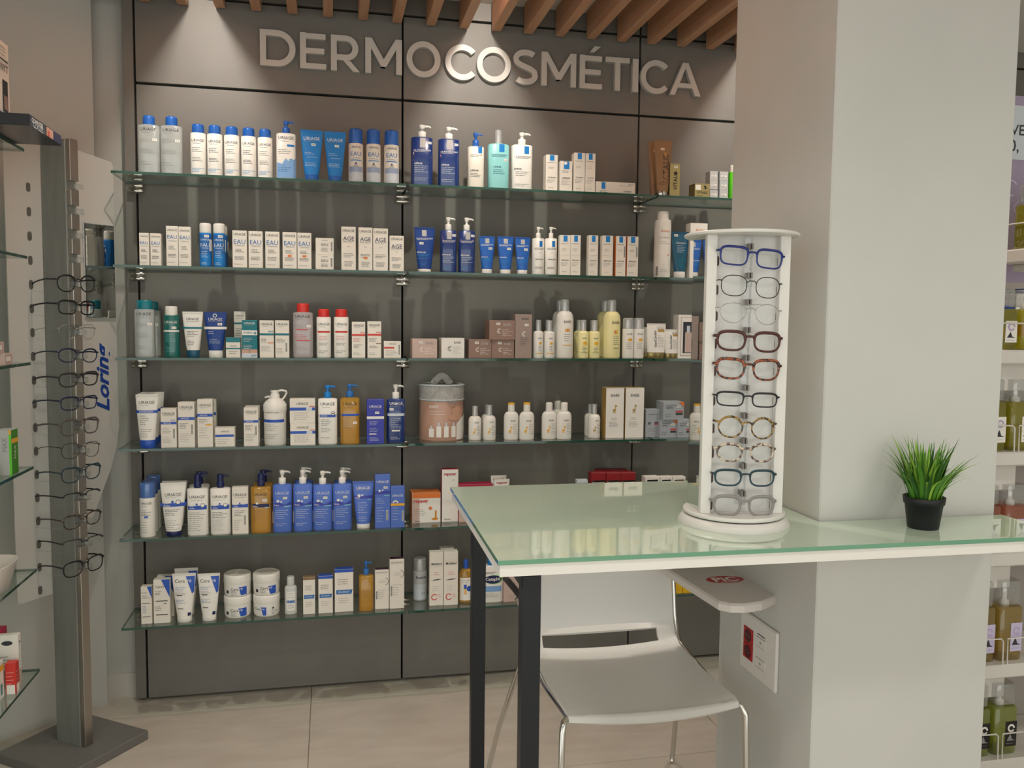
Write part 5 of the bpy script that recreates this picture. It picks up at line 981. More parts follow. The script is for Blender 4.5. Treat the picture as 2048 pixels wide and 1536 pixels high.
# ------------------------------------------------------------------ things fixed on the column
def make_column_things():
    wp = pm('socket_white', '#dedad4', .4); red = pm('socket_red', '#a8141c', .4); dk = pm('socket_hole', '#4d070b', .5)
    t = thing('socket_plate', 'white wall plate with two red power sockets on the column', 'power socket', (1.714, -1.2, .53))
    # local: y along the column face, x outwards is negative
    m = MB(); m.bbox(-.010, 0, -.093, .093, -.077, .077, wp, .004); m.build('plate', t)
    for k, z in enumerate((.0205, -.0215)):
        m = MB(); m.bbox(-.0125, -.0095, .022, .070, z-.0205, z+.0205, red, .001); so = m.build('red_socket', t)
        Mx = Matrix.Translation((-.0126, .046, z)) @ Matrix.Rotation(-math.pi/2, 4, 'Y')
        h = MB(); h.loft([(0, .0175, .0175, 2), (.0006, .0165, .0165, 2)], dk, 20, M=Mx); h.build('socket_well', so)
        h = MB()
        for dy in (-.008, .008): h.loft([(.0005, .002, .002, 2), (.0012, .002, .002, 2)], M_steel, 8, M=Matrix.Translation((-.0126, .046+dy, z)) @ Matrix.Rotation(-math.pi/2, 4, 'Y'))
        h.build('contact', so)
    ln = pm('socket_line', '#a39e98', .5)
    for z in (.024, -.030):
        m = MB(); m.bbox(-.0115, -.0095, -.042, .006, z-.013, z+.013, wp, .001); d = m.build('data_port', t)
        q = MB(); q.box(-.0120, -.0114, -.040, .004, z+.011, z+.0125, ln); q.box(-.0120, -.0114, -.022, -.014, z-.003, z+.003, ln); q.box(-.0120, -.0114, -.040, .004, z-.0125, z-.0115, ln); q.build('port_slot', d)
    m = MB(); m.box(-.0106, -.0098, -.036, .0, .042, .0445, pm('ink_K_40', C['K'], .4)); m.build('printing', t)
    # white tray with red oval logo
    t = thing('wall_tray', 'white plastic tray with red oval logo fixed to the column under the desk', 'tray', (1.714, -1.12, .665))
    m = MB(); tr = pm('tray_white', '#d9d2cc', .35)
    poly = [(0, -.145), (-.055, -.176), (-.105, -.186), (-.138, -.178), (-.158, -.155), (-.168, .0), (-.178, .17), (0, .17)]
    n = len(poly); rings = ((0, .96), (.004, 1.0), (.02, 1.0), (.025, .97)); V = []
    for z, f in rings: V += [(x*f, y*f if y < 0 else y, z) for x, y in poly]
    F = [(k*n+i, k*n+(i+1) % n, (k+1)*n+(i+1) % n, (k+1)*n+i) for k in range(3) for i in range(n)] + [tuple(range(n-1, -1, -1)), tuple(range(3*n, 4*n))]
    F = [f[::-1] for f in F]
    m.add(V, F, tr); m.build('tray_body', t)
    m = MB(); q = 28; rx, ry = .052, .030; cx, cy = -.062, .006
    m.add([(cx+rx*math.cos(2*math.pi*i/q), cy+ry*math.sin(2*math.pi*i/q), .0254) for i in range(q)], [tuple(range(q))], pm('logo_red', '#b82a31', .4))
    V, Fg, asp = glyphs('PiC', .03); L = .068
    m.add([(cx+u*L, cy+v*L, .0258) for u, v in V], Fg, cm('W')); m.box(cx-.022, cx+.022, cy-.0235, cy-.0215, .0255, .0258, cm('W')); m.build('logo', t)
make_column_things()
# ------------------------------------------------------------------ spectacles
def tort(key, a, b, sc=140):
    if key in MATS: return MATS[key]
    m = noisy(key, a, b, (sc, sc, sc), .2, 0, 2, .5, .4, .44, .56); return m
FRM = dict(navy=pm('frame_navy', '#1d2c74', .25), dkblue=pm('frame_inkblue', '#18223f', .3), gun=pm('frame_gunmetal', '#3d3733', .3, .8), silver=pm('frame_silver', '#a7a39c', .25, .9), brown=pm('frame_brown', '#4b231b', .35), black=pm('frame_black', '#17181b', .3), teal=pm('frame_teal', '#1d3a43', .3), grey=pm('frame_grey', '#8b8684', .3), smoke=pm('frame_smoke', '#5a5350', .3), matt=pm('frame_charcoal', '#2e2c2e', .5))
FRM['tortR'] = tort('frame_red_tortoise', '#2a120a', '#95451a'); FRM['tortY'] = tort('frame_amber_tortoise', '#33200f', '#9c7b37'); FRM['tortD'] = tort('frame_dark_pattern', '#141312', '#54493c'); FRM['tortL'] = tort('frame_light_tortoise', '#4e3d35', '#cdbba6', 110)
def rim(shape, w, h, n=28):
    P = []
    for i in range(n):
        a = 2*math.pi*i/n; c, s = math.cos(a), math.sin(a)
        if shape == 'rect': e = 3.6; x = math.copysign(abs(c)**(2/e), c); z = math.copysign(abs(s)**(2/e), s); x *= 1+.06*z
        elif shape == 'round': x, z = c, s
        elif shape == 'panto': e = 2.3; x = math.copysign(abs(c)**(2/e), c)*(1+.07*s); z = math.copysign(abs(s)**(2/e), s)
        elif shape == 'hex': e = 2.5; x = math.copysign(abs(c)**(2/e), c)*(1+.05*s); z = math.copysign(abs(s)**(2/e), s)*1.0
        elif shape == 'avi': x = c*(1+.10*s); z = s*(1 if s > 0 else 1.18)+.05; x += -.10*min(0, s)*0
        elif shape == 'cat': e = 2.7; x = math.copysign(abs(c)**(2/e), c)*(1+.12*s); z = math.copysign(abs(s)**(2/e), s) + .14*max(0, c)*max(0, s+.2)
        else: e = 2.9; x = math.copysign(abs(c)**(2/e), c)*(1+.1*s); z = math.copysign(abs(s)**(2/e), s)
        P.append((x*w/2, z*h/2))
    return P
def spectacles(label, group, loc, rz, shape, mk, W=.148, lh=.040, thick=.0022, temple=None, tilt=0, rx=0, half=False, tl=.138):
    t = thing('spectacles', label, 'spectacles', loc, rz, group); t.rotation_euler = (rx, tilt, rz)
    fm = FRM[mk]; tm = FRM[temple or mk]
    br = .020; lw = (W-br-.012)/2; cx = br/2+lw/2
    f = MB()
    for s in (-1, 1):
        P = rim(shape, lw, lh)
        pts = [(s*(cx+x), .006*((x/lw+.5))**2*1.2, z) for x, z in P]
        if half:
            up = [p for p in pts if p[2] > .1*lh]; up.sort(key=lambda p: p[0]); f.tube(up, (thick*.75, thick), fm, 8)
        else:
            rr = [(thick*.8, thick*(1.45 if p[1] > .15*lh and thick > .0016 else 1.0)) for p in P]
            f.tube(pts, rr, fm, 8, True)
        # end piece
        f.tube([(s*(cx+lw/2-.001), .006, lh*.22), (s*(W/2-.002), .007, lh*.24), (s*W/2, .012, lh*.24)], [(thick*.9, thick*1.3)]*3, fm, 8)
    if shape == 'avi': f.tube([(-cx+lw*.25, .001, lh*.53), (0, -.002, lh*.46), (cx-lw*.25, .001, lh*.53)], thick*.8, fm, 8)
    f.tube([(-br/2-.001, .001, lh*.16), (-br*.25, -.002, lh*.27), (br*.25, -.002, lh*.27), (br/2+.001, .001, lh*.16)], [thick*1.1]*4, fm, 8)
    f.build('frame_front', t)
    for s in (-1, 1):
        P = rim(shape, lw-.001, lh-.001)
        g = MB(); n = len(P)
        g.add([(s*cx, -.001, 0)] + [(s*(cx+x), .006*((x/lw+.5))**2*1.2, z) for x, z in P], [(0, 1+i, 1+(i+1) % n) for i in range(n)], M_lens, True); g.build('lens', t)
        a = MB(); x = s*W/2
        a.tube([(x, .009, lh*.24), (x, .05, lh*.20), (x-s*.002, tl*.66, lh*.08), (x-s*.004, tl*.85, -lh*.05), (x-s*.006, tl, -lh*.24)], [(thick*.7, thick*1.2)]*4+[(thick*.6, thick*1.1)], tm, 8); a.build('temple', t)
        if thick < .0018:
            q = MB(); q.loft([(-.004, .0012, .0022, 2), (.004, .0012, .0022, 2)], M_acryl, 10, cx=s*.0085, cy=.006); q.build('nose_pad', t)
    return t
def pill(m, cx, cz, w, h, y0, y1, mat, M=None, n=6):
    P = [(cx+w/2*math.cos(math.pi*i/n), cz+h/2-w/2+w/2*math.sin(math.pi*i/n)) for i in range(n+1)] + [(cx-w/2*math.cos(math.pi*i/n), cz-h/2+w/2-w/2*math.sin(math.pi*i/n)) for i in range(n+1)]
    m.prism(P, y0, y1, mat, M)
# ---- white rotating tower on the desk
def make_tower():
    X, Y, Z, rz = 1.516, -1.415, .92, math.radians(-9)
    t = thing('spectacle_tower', 'white rotating spectacle tower with mirror side standing on the glass desk', 'display stand', (X, Y, Z), rz)
    w = pm('tower_white', '#dedbd5', .35); H = .634
    m = MB(); m.loft([(0, .121, .121, 2), (.003, .122, .122, 2), (.018, .111, .111, 2), (.019, .106, .106, 2)], w, 48); m.build('base', t)
    m = MB(); m.loft([(.019, .101, .101, 2), (.022, .101, .101, 2)], pm('tower_gap', '#2c2624', .6), 40); m.build('bearing', t)
    m = MB(); m.loft([(.022, .108, .108, 2), (.0235, .110, .110, 2), (.0295, .110, .110, 2), (.031, .107, .107, 2)], w, 48); m.build('turntable', t)
    m = MB(); m.loft([(H-.007, .120, .120, 2), (H-.005, .122, .122, 2), (H-.002, .122, .122, 2), (H, .119, .119, 2)], w, 48); m.build('top_disc', t)
    hw, hd = .090, .055
    for s in (-1, 1):
        m = MB(); m.bbox(-hw if s < 0 else hw-.022, -hw+.022 if s < 0 else hw, -hd, -hd+.018, .031, H-.007, w, .001); m.build('edge_post', t)
    m = MB(); m.bbox(-hw, hw, -hd+.018, -hd+.021, .031, H-.007, pm('tower_back', '#cfccc8', .25, 0, .5, 0, 1.45, .4), .0005); m.build('front_panel', t)
    m = MB(); m.bbox(-hw, -hw+.003, -hd+.018, hd, .031, H-.007, M_mirror, .0004); m.build('side_mirror', t)
    m = MB(); m.bbox(hw-.003, hw, -hd+.021, hd, .031, H-.007, M_mirror, .0004); m.build('side_mirror', t)
    m = MB(); m.bbox(-hw+.003, hw-.003, hd-.003, hd, .031, H-.007, w, .0004); m.build('back_panel', t)
    zs = [1.505, 1.444, 1.388, 1.329, 1.27, 1.206, 1.146, 1.092, 1.038, .978]
    slot = pm('slot_dark', '#4a3a35', .6); peg = pm('peg_grey', '#77716c', .4)
    m = MB(); m.tube([(0, -hd+.012, .05), (0, -hd+.012, H-.012)], .011, M_acryl, 14); m.build('clear_spine', t)
    for z in zs:
        zl = z - Z
        for s in (-1, 1):
            m = MB(); pill(m, s*.072 if s > 0 else -.0635, zl-.012, .0095, .022, -hd+.0172, -hd+.0182, slot); m.build('temple_slot', t)
        m = MB(); m.box(-.005, -.0015, -hd-.012, -hd+.012, zl+.012, zl+.024, peg); m.box(.0015, .005, -hd-.012, -hd+.012, zl+.012, zl+.024, peg); m.build('nose_peg', t)
        m = MB(); m.loft([(zl-.006, .006, .006, 2), (zl+.004, .009, .009, 2), (zl+.012, .004, .004, 2)], M_acryl, 12, cx=0, cy=-hd-.004); m.build('nose_rest', t)
    sp = [('navy blue rectangular spectacles, topmost on the white tower', 'rect', 'navy', .150, .043, .0021, 'dkblue', 4),
      ('thin gunmetal wire spectacles, second row of the white tower', 'hex', 'gun', .143, .049, .0011, 'gun', 2),
      ('thin silver aviator spectacles, third row of the white tower', 'avi', 'silver', .146, .044, .0009, 'silver', 1.5),
      ('dark brown spectacles, fourth row of the white tower', 'soft', 'brown', .152, .045, .0027, 'gun', 1),
      ('red tortoiseshell cat-eye spectacles on the white tower', 'cat', 'tortR', .152, .047, .0027, 'gun', 1),
      ('slim black rectangular spectacles on the white tower', 'rect', 'black', .148, .033, .0018, 'black', 1),
      ('amber tortoiseshell round spectacles on the white tower', 'round', 'tortY', .138, .050, .0021, 'gun', 1.5),
      ('light speckled tortoiseshell spectacles on the white tower', 'panto', 'tortL', .139, .042, .0025, 'tortL', 0),
      ('dark teal spectacles, second row from the tower base', 'soft', 'teal', .146, .038, .0022, 'black', 0),
      ('translucent grey thick spectacles, lowest on the white tower', 'soft', 'grey', .148, .046, .0030, 'grey', 0)]
    for z, (lb, shp, mk, W, lh, th, tm, tl) in zip(zs, sp):
        off = Vector((0, -hd-.020, 0)); off.rotate(Matrix.Rotation(rz, 3, 'Z'))
        spectacles(lb, 'spectacles on the white tower', (X+off.x, Y+off.y, z-.006), rz, shp, mk, W*.955, lh*.88, th*.9, tm, math.radians(tl+1), 0, tl=.10)
make_tower()
# ---- grey floor stand at the left
def make_stand():
    P0 = (-.152, -.324); ang = math.radians(-36.0); rz = ang + math.pi/2   # local -y is the front
    t = thing('spectacle_stand', 'tall grey steel spectacle floor stand with white side panels and mirror', 'display stand', (P0[0], P0[1], 0), rz)
    gr = noisy('stand_grey', '#7c7d79', '#858680', (40, 40, 4), .38, 0, 3, .5); wh = pm('stand_white', '#bdbcb6', .4); Hh = 1.885
    m = MB(); m.bbox(-.152, .152, -.152, .152, 0, .03, pm('stand_base', '#6e6c69', .38), .003); m.build('base_plate', t)
    m = MB(); m.bbox(-.018, .018, -.048, .055, .03, Hh, gr, .001); m.build('post', t)
    # toothed front rail: each tooth between two notches is its own piece
    zr = [1.46-.0717*i for i in range(13)]; allz = [1.46+.0717*i for i in range(4, 0, -1)] + zr; z_hi = Hh
    for z in allz + [None]:
        m = MB(); zt = z+.016 if z else .03
        m.bbox(-.014, .014, -.066, -.0475, zt, z_hi, M_steel, .001); m.build('rail_tooth', t)
        if z: z_hi = z-.010
    # side panels (back plane)
    def panel(poly, name):
        q = MB(); q.prism(poly, .056, .060, wh); return q.build(name, t)
    lp = panel([(-.134, .512), (-.131, .503), (-.122, .5), (-.018, .5), (-.018, 1.87), (-.134, 1.87)], 'left_panel')
    rp = panel([(.018, .50), (.06, .56), (.11, .66), (.16, .76), (.21, .86), (.235, .93), (.245, 1.0), (.245, 1.855), (.238, 1.868), (.018, 1.895)], 'right_panel')
    hole = pm('panel_hole', '#5d5a54', .7)
    for z in allz + [zr[-1]-.0717]:
        q = MB(); pill(q, -.060, z-.004, .013, .027, .0545, .0565, hole); q.build('temple_hole', lp)
    q = MB(); q.bbox(.125, .238, .048, .0555, 1.36, 1.66, M_mirror, .002); q.build('mirror', t)
    q = MB(); q.box(.122, .241, .0535, .0558, 1.357, 1.663, cm('SV')); q.build('mirror_frame', t)
    V, F, asp = glyphs('Loring', .03, .35); L = .225
    q = MB(); q.add([(.192 - v*L*.8, .0552, 1.165 + u*L) for u, v in V], F, pm('logo_blue', '#143d8e', .4)); q.build('lettering', t)
    for z in allz:
        q = MB(); q.bbox(-.016, .016, -.085, -.060, z-.010, z+.006, M_acryl, .002); q.build('nose_rest', t)
    q = MB()
    for z in zr: q.tube([(-.074, .054, z-.02), (-.03, .0, z-.03), (-.018, -.04, z-.035)], .0012, M_acryl, 6)
    q.build('clear_guide', t)
    sp = [('black round spectacles, topmost on the grey floor stand', 'panto', 'black', .135, .043, .0020), ('black rectangular spectacles, second row of the grey stand', 'rect', 'black', .138, .035, .0022),
      ('thin silver wire spectacles, third row of the grey stand', 'avi', 'silver', .136, .037, .0008), ('black and navy oval spectacles, fourth row of the grey stand', 'panto', 'dkblue', .138, .036, .0018),
      ('charcoal spectacles, fifth row of the grey stand', 'soft', 'matt', .140, .036, .0023), ('dark navy rectangular spectacles, sixth row of the grey stand', 'rect', 'dkblue', .140, .034, .0019),
      ('smoky brown wide spectacles, seventh row of the grey stand', 'soft', 'smoke', .142, .042, .0022), ('thin gunmetal round spectacles, eighth row of the grey stand', 'hex', 'gun', .136, .042, .0010),
      ('dark cat-eye spectacles, ninth row of the grey stand', 'cat', 'teal', .142, .040, .0019), ('half-rim black spectacles, tenth row of the grey stand', 'rect', 'black', .142, .028, .0018),
      ('patterned dark spectacles, eleventh row of the grey stand', 'cat', 'tortD', .142, .036, .0020), ('half-rim charcoal spectacles, twelfth row of the grey stand', 'rect', 'matt', .142, .028, .0018),
      ('black oval spectacles, lowest on the grey floor stand', 'soft', 'black', .146, .041, .0020)]
    off = Vector((0, -.068, 0)); off.rotate(Matrix.Rotation(rz, 3, 'Z'))
    for i, (z, (lb, shp, mk, W, lh, th)) in enumerate(zip(zr, sp)):
        spectacles(lb, 'spectacles on the grey floor stand', (P0[0]+off.x, P0[1]+off.y, z), rz + math.radians((-2, 3, 1, -3)[i % 4]), shp, mk, W, lh*1.12, th, None, math.radians((-1, 1, 0, 2)[i % 4]), math.radians(4), half=lb.startswith('half'), tl=.122)
make_stand()
# ------------------------------------------------------------------ potted grass
def make_plant():
    t = thing('potted_grass', 'small artificial green grass in a black plastic pot on the desk', 'plant', (1.906, -1.535, .92))
    pk = pm('pot_black', '#15161a', .5); soil = pm('pot_soil', '#1a150f', .9)
    m = MB(); m.loft([(0, .031, .031, 2), (.002, .032, .032, 2), (.054, .039, .039, 2), (.054, .0415, .0415, 2), (.069, .0435, .0435, 2), (.069, .041, .041, 2), (.062, .039, .039, 2)], pk, 36); m.build('pot', t)
    rnd = random.Random(5)
    mats = [pm('leaf_a', '#477f1c', .45), pm('leaf_b', '#659a2a', .45), pm('leaf_c', '#2a5a16', .45), pm('leaf_d', '#8db53c', .45)]
    for k in range(170):
        a = rnd.uniform(0, 2*math.pi); r0 = .033*math.sqrt(rnd.random()); lean = rnd.uniform(.1, 1.15)*(.35+r0/.033*.65)
        L = rnd.uniform(.075, .14) * (1.0 if lean > .5 else 1.05); wd = rnd.uniform(.0016, .0042) if k % 3 else rnd.uniform(.004, .006)
        d = Vector((math.cos(a), math.sin(a), 0)); sd = Vector((-d.y, d.x, 0)); n = 6; V = []
        for i in range(n+1):
            f = i/n; out = lean*L*(.25*f+.55*f*f); up = L*f*(1-.32*lean*lean*f)
            c = d*(r0+out) + Vector((0, 0, .06+up)); ww = wd*(.55+.9*f if f < .45 else (1-f)*1.75)*(1 if f < 1 else 0) + .0002
            nrm = (d*-.35)*ww
            V += [c-sd*ww+nrm*0, c+d*ww*.35, c+sd*ww]
        F = []
        for i in range(n):
            for j in range(2): F.append((i*3+j, i*3+j+1, (i+1)*3+j+1, (i+1)*3+j))
        m = MB(); m.add(V, F, mats[k % 4], True); m.build('blade', t)
make_plant()
# ------------------------------------------------------------------ left glass shelves
def make_left_shelves():
    for k, z in enumerate(SZ):
        o = glass_plate('glass_shelf', -.655, -.187, -1.55, -.508, z)
        tag(o, '%s glass shelf on the left wall at the picture edge' % SN[k], 'shelf', 'glass shelves on the left wall')
    side = MB(); side.bbox(-.68, -.655, -1.56, -.5, .2, 2.0, M_wall, .001); o = side.build('wall_left_rail'); struct(o)
    T = .0042
    def bx(name, label, cat, x0, x1, y0, y1, z0, z1, b, ops, group=None, rightops=None, side=None, top=None):
        t = thing(name, label, cat, ((x0+x1)/2, (y0+y1)/2, z0), 0, group); w, d, h = x1-x0, y1-y0, z1-z0
        m = MB(); m.bbox(-w/2, w/2, -d/2, d/2, 0, h, b, .0008)
        if side: k = m.mi(side); m.m[1] = k
        if top: k = m.mi(top); m.m[5] = k
        m.build('body', t)
        it = Item(w, d, h, lambda a, zz: -d/2); lay(it, ops, False)
        if it.mb.v: stuff(it.mb.build('printing', t))
        if rightops:   # printing on the face towards +x
            it = Item(d, w, h, lambda a, zz: -w/2); lay(it, rightops, False)
            o = it.mb.build('side_printing', t); o.rotation_euler = (0, 0, math.pi/2)
        return t
    z1 = SZ[0]+T
    blk = pm('case_black', '#14151c', .25)
    t = bx('display_case', 'flat black case overhanging the top left glass shelf', 'case', -.45, -.073, -.826, -.577, z1, z1+.028, blk, [], rightops=[('T', 'COMPUTER', -.27, .62, .34, 'W', 0, .02), ('T', 'GLASSES', -.25, .28, .3, 'GB'), ('R', .0, .1, .22, .9, 'FL'), ('R', .04, .1, .1, .6, 'RD'), ('R', .22, .05, .49, .95, 'NV')])
    bx('carton', 'white carton with dark window standing on the flat black case', 'carton', -.235, -.150, -.80, -.72, z1+.0285, z1+.215, cm('W'), [('R', .05, .1, .4, .5, 'BK'), ('T', 'NYT', .2, .68, .5, 'K')] + txt(.9, 3, .05, -.4, .4), rightops=[('R', -.1, .08, .34, .5, 'BK'), ('R', .0, .12, .3, .3, 'BR'), ('R', -.45, .0, -.1, .06, 'NV'), ('T', 'NYT', .1, .66, .6, 'K'), ('R', -.4, .75, .4, .77, 'K')] + txt(.92, 3, .05, -.4, .4))
    z3 = SZ[2]+T; g = 'small pink cartons on the left shelves'
    for i, (x, y, zz) in enumerate(((-.245, -.700, 0), (-.213, -.640, 0), (-.245, -.63, 0), (-.222, -.672, .0305))):
        bx('small_carton', ['nearest small pink carton on the third left shelf', 'small pink carton at the corner of the third left shelf', 'rear small pink carton on the third left shelf', 'small pink carton lying on top of the others'][i], 'carton', x-.015, x+.015, y-.028, y+.028, z3+zz, z3+zz+.03, cm('PK'), txt(.6, 2, .25, -.4, .4, 'W'), g, rightops=[('R', -.4, .3, .2, .7, 'W')])
    z4 = SZ[3]+T
    bx('carton', 'silver carton with green edges and vertical lettering on the left shelf', 'carton', -.228, -.192, -.66, -.61, z4, z4+.122, cm('SV'), [('R', -.5, 0, -.3, 1, 'GN'), ('T', 'MAX', .05, .68, .3, 'G', 1), ('R', .35, .0, .5, .9, 'GN'), ('R', .35, .9, .5, 1, 'YE')], side=pm('edge_green', '#3f8a1e', .4), rightops=[('T', 'MAX', 0, .5, .3, 'W', 1), ('R', -.5, .7, .5, .8, 'YE')])
    for i, (x, y, zz) in enumerate(((-.250, -.70, 0), (-.225, -.70, 0), (-.240, -.70, .0255))):
        bx('small_carton', ['beige cube carton at left below the silver carton', 'beige cube carton at right below the silver carton', 'beige cube carton on top of two others'][i], 'carton', x-.0115, x+.0115, y-.012, y+.012, z4+zz, z4+zz+.025, pm('beige_card', '#c9b08f', .5), txt(.6, 2, .3, -.3, .3), 'beige cube cartons')
    z5 = SZ[4]+T
    t = thing('bowl', 'white tapered plastic bowl on the fifth left shelf', 'bowl', (-.262, -.72, z5)); wp = pm('bowl_white', '#d6cfc8', .35)
    m = MB(); m.loft([(0, .062, .062, 3), (.003, .066, .066, 3), (.075, .086, .086, 3.4), (.078, .086, .086, 3.4), (.077, .083, .083, 3.4), (.006, .063, .063, 3)], wp, 36, cap1=True); m.build('bowl_body', t)
    for i, (cl, x, y, an, lb) in enumerate((('GN', -.272, -.72, .5, 'green sachet lying in the white bowl'), ('RD', -.222, -.735, -.4, 'red sachet lying in the white bowl'), ('GN', -.30, -.75, 1.2, 'second green sachet lying deeper in the white bowl'))):
        m = MB(); m.loft([(0, .030, .011, 3), (.006, .034, .014, 3), (.012, .030, .011, 3)], cm(cl), 16)
        o = m.build('sachet'); o.location = (x, y, z5+.052 - .012*(i == 2)); o.rotation_euler = (.15, .1, an); tag(o, lb, 'sachet', 'sachets in the bowl')
        s = MB(); s.loft([(-.045, .018, .006, 3), (.0, .018, .006, 3)], cm(cl), 12); s.build('sachet_fold', o)
    z6 = SZ[5]+T
    for i, (x, y, w_, d_, h_, b, lb, ops) in enumerate(((-.245, -.70, .05, .03, .10, 'W', 'white carton with teal square on the lowest left shelf', [('R', -.3, .1, .1, .4, 'TL'), ('R', -.5, .75, .5, .9, 'YE')]),
        (-.206, -.665, .026, .026, .085, 'RD', 'red tub carton at the corner of the lowest left shelf', txt(.7, 4, .12, -.4, .4, 'W') + [('R', -.4, 0, .4, .3, 'W')]),
        (-.225, -.63, .055, .02, .15, 'W', 'white and pink hanging card pack on the lowest left shelf', [('R', -.5, 0, .5, .35, 'PK'), ('E', .0, .85, .25, .12, 'K')] + txt(.6, 4, .06)),
        (-.268, -.60, .05, .03, .16, 'MG', 'dark red carton at the back of the lowest left shelf', txt(.7, 3, .1, -.4, .4, 'W')))):
        bx('carton', lb, 'carton', x-w_/2, x+w_/2, y-d_/2, y+d_/2, z6, z6+h_, cm(b), ops, rightops=ops)
make_left_shelves()
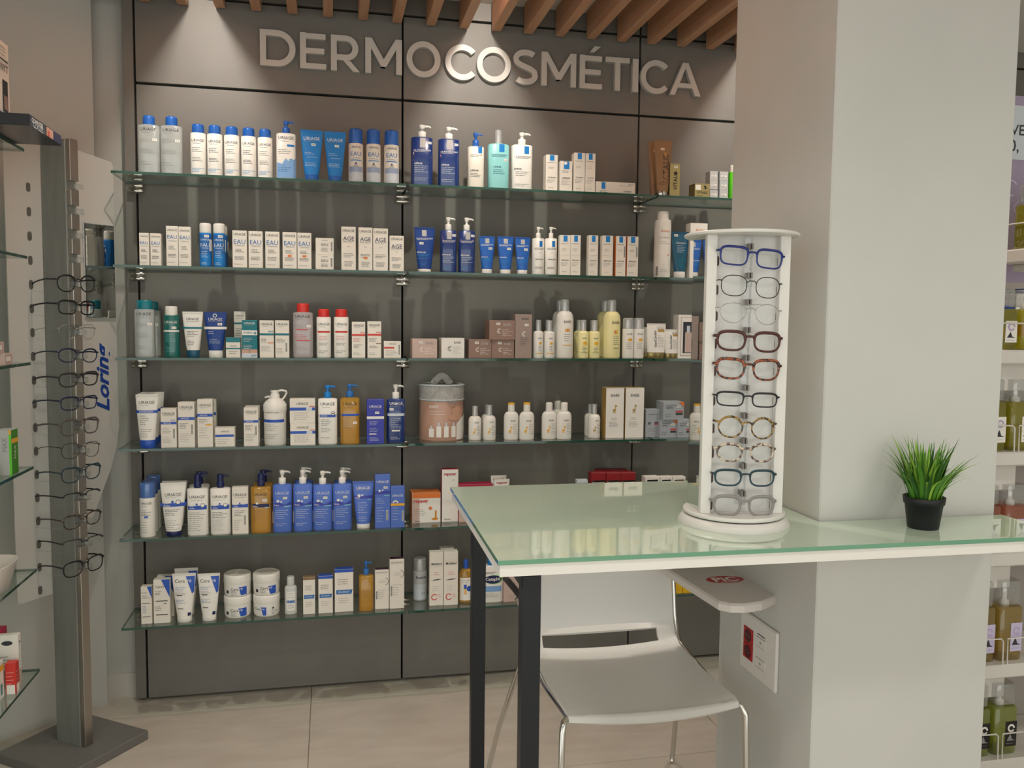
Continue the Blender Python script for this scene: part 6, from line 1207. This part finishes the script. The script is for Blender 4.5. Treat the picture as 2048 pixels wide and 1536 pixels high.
# ------------------------------------------------------------------ perfume rack beyond the column
def make_perfume_rack():
    x0, x1, y0, y1 = 2.435, 2.93, -1.10, -.86
    t = thing('perfume_rack', 'white wire tiered perfume rack seen beyond the column at right', 'rack', (x0, y0, 0))
    w = pm('rack_white', '#d8d3cb', .4); W = x1-x0; D = y1-y0
    Zt = [1.586, 1.296, 1.006, .715, .385, .10]; XT = [.15, .02, 0, 0, 0, 0]
    m = MB(); m.bbox(.0, W, D, D+.02, 0, 1.27, pm('rack_back', '#a59d95', .6), .001); m.build('back_panel', t)
    m = MB(); m.tube([(W-.02, D*.5, 0), (W-.02, D*.5, 2.0)], .012, w, 10); m.build('upright', t)
    for z, xt in zip(Zt, XT):
        m = MB(); m.bbox(xt, W, 0, D if z < 1.5 else .15, z-.040, z, w, .004); m.build('tier', t)
        m = MB(); zz = z+.075
        m.tube([(xt+.012, D*.8, zz), (xt+.012, .012, zz), (xt+.10, .008, zz), (xt+.105, .006, zz-.006), (xt+.105, .004, z)], .0022, w, 8); m.tube([(xt+.12, .004, z), (xt+.12, .006, zz), (W*.9, .008, zz)], .0022, w, 8); m.build('wire_guard', t)
        m = MB(); m.bbox(xt+.05, xt+.16, .05, .15, z-.12 if xt < .1 else z-.06, z-.04, w, .003); m.build('tier_bracket', t)
    liq = {'olive': ((.66, .62, .10), (.42, .38, .04)), 'pink': ((.80, .42, .30), (.52, .2, .12)), 'honey': ((.72, .58, .22), (.45, .33, .08)), 'green': ((.60, .66, .2), (.36, .40, .07))}
    def bottle(lb, x, y, z, bw, bh, kind, tagc, group):
        b = thing('perfume_bottle', lb, 'perfume bottle', (x, y, z), 0, group)
        a, c = liq[kind]; lm = clear('perfume_'+kind, a, .06, .6, 3.0, .02, .32, c); gl = clear('perfume_glass', (.9, .92, .9), .08, .7, 3.0)
        m = MB(); r = bw/2; hb = bh*.68
        m.loft([(0, r*.94, r*.8, 6), (.003, r, r*.86, 6), (hb-.004, r, r*.86, 6), (hb, r*.9, r*.76, 6)], lm, 28); m.build('body', b)
        m = MB(); m.loft([(hb, r*.35, r*.35, 2), (hb+.012, r*.33, r*.33, 2), (hb+.014, r*.18, r*.18, 2), (hb+bh*.2, r*.18, r*.18, 2)], cm('W'), 16); m.build('sprayer', b)
        m = MB(); m.loft([(hb+.006, r*.8, r*.7, 6), (hb+.01, r*.84, r*.74, 6), (bh-.003, r*.84, r*.74, 6), (bh, r*.8, r*.7, 6)], clear('perfume_cap', (.84, .85, .85), .12, .7, 2.5, .02, .12, (.8, .8, .8)), 24); m.build('cap', b)
        m = MB(); it = Item(bw, bw*.86, bh, lambda p, q: -r*.86-.0004)
        ops = [('R', -.05, .12, .42, .48, tagc), ('O', .19, .38, .08, .15, 0, 330, 'VL' if tagc == 'W' or tagc == 'LV' else 'W'), ('P', [(.02,.2),(.16,.3),(.24,.22),(.38,.2)], 'K' if tagc != 'BK' else 'G'), ('L', .0, .4, .16, 1, .03, 'G')]
        lay(it, ops, False); it.mb.build('label_sticker', b)
    T = [('olive', 'W', .19), ('olive', 'W', .17), ('olive', 'W', .205), ('pink', 'LV', .19), ('honey', 'LV', .235), ('green', 'BK', .21)]
    nm = ['first', 'second', 'third', 'fourth', 'fifth', 'lowest']
    col = {'olive': 'olive green', 'pink': 'coppery pink', 'honey': 'honey coloured', 'green': 'yellow green'}
    for z, xt, (k, tc, bh), n in zip(Zt, XT, T, nm):
        for q, (dx, dy) in enumerate(((.058, .06), (.150, .06), (.075, .165))):
            if z > 1.5 and q == 2: continue
            if z > 1.5: dy = .085
            bottle('%s square perfume bottle on the %s tier, %s' % (col[k], n, ('nearest the column', 'right of the one nearest the column', 'in the second row')[q]), x0+xt+dx, y0+dy, z, .082, bh, k, tc, 'square perfume bottles on the rack')
    # lilac poster with price sign
    p = thing('price_poster', 'lilac price poster with large dark lettering above the perfume rack', 'poster', (2.60, -.855, 1.29))
    m = MB(); m.bbox(0, .34, 0, .006, .21, .78, pm('poster_lilac', '#a596ae', .5), .001); m.build('board', p)
    m = MB(); m.bbox(.25, .27, .006, .014, -.02, .76, w, .001); m.build('support', p)
    it = Item(.34, .006, .60, lambda a, b: 0.0)
    it.run([('R', -.5, .965-.27+.283, .5, .968+.283, 'GB'), ('T', 'VE', -.159, .845+.283, .147, 'K', 0, .012), ('T', '0,', -.188, .76+.283, .1, 'K', 0, .012), ('O', -.33, .33+.283, .1, .112, -100, 100, 'PU'), ('P', [(-.4,.16+.283),(-.32,.22+.283),(-.26,.16+.283),(-.34,.14+.283)], 'PU'), ('O', -.2, .55+.283, .06, .075, 30, 300, 'LV'), ('O', -.1, .45+.283, .05, .06, 0, 270, 'LV')], False)
    o = stuff(it.mb.build('printing', p)); o.location = (.17, 0, 0)
make_perfume_rack()
# ------------------------------------------------------------------ far wall shelf with cartons, seen past the rack
def make_far_shelf():
    o = MB(); o.bbox(2.9, 3.6, -.60, -.35, 1.255, 1.28, pm('far_shelf_white', '#b9b4ac', .5), .002); o.bbox(2.9, 3.6, -.352, -.33, 0, 1.6, pm('far_shelf_back', '#9b958d', .6), .002)
    s = o.build('shelf_unit'); tag(s, 'grey shelf unit behind the perfume rack', 'shelf')
    for i, (x, h, c, c2, lb) in enumerate(((3.0, .16, 'DB', 'OR', 'dark blue carton on the shelf unit behind the perfume rack'), (3.065, .20, 'W', 'OR', 'white and orange carton on the shelf unit behind the rack'), (3.13, .22, 'DB', 'W', 'blue carton with white band behind the perfume rack'), (3.2, .13, 'OR', 'W', 'orange carton behind the perfume rack'))):
        t = thing('carton', lb, 'carton', (x, -.5, 1.2805), 0, 'cartons on the far shelf unit'); m = MB(); m.bbox(-.03, .03, -.04, .04, 0, h, cm(c, .5), .001); m.build('body', t)
        it = Item(.06, .08, h, lambda a, b: -.04); lay(it, [('R', -.5, .25, .5, .45, c2), ('L', -.4, .4, .8, 2, .08, 'W')], False); stuff(it.mb.build('printing', t))
make_far_shelf()
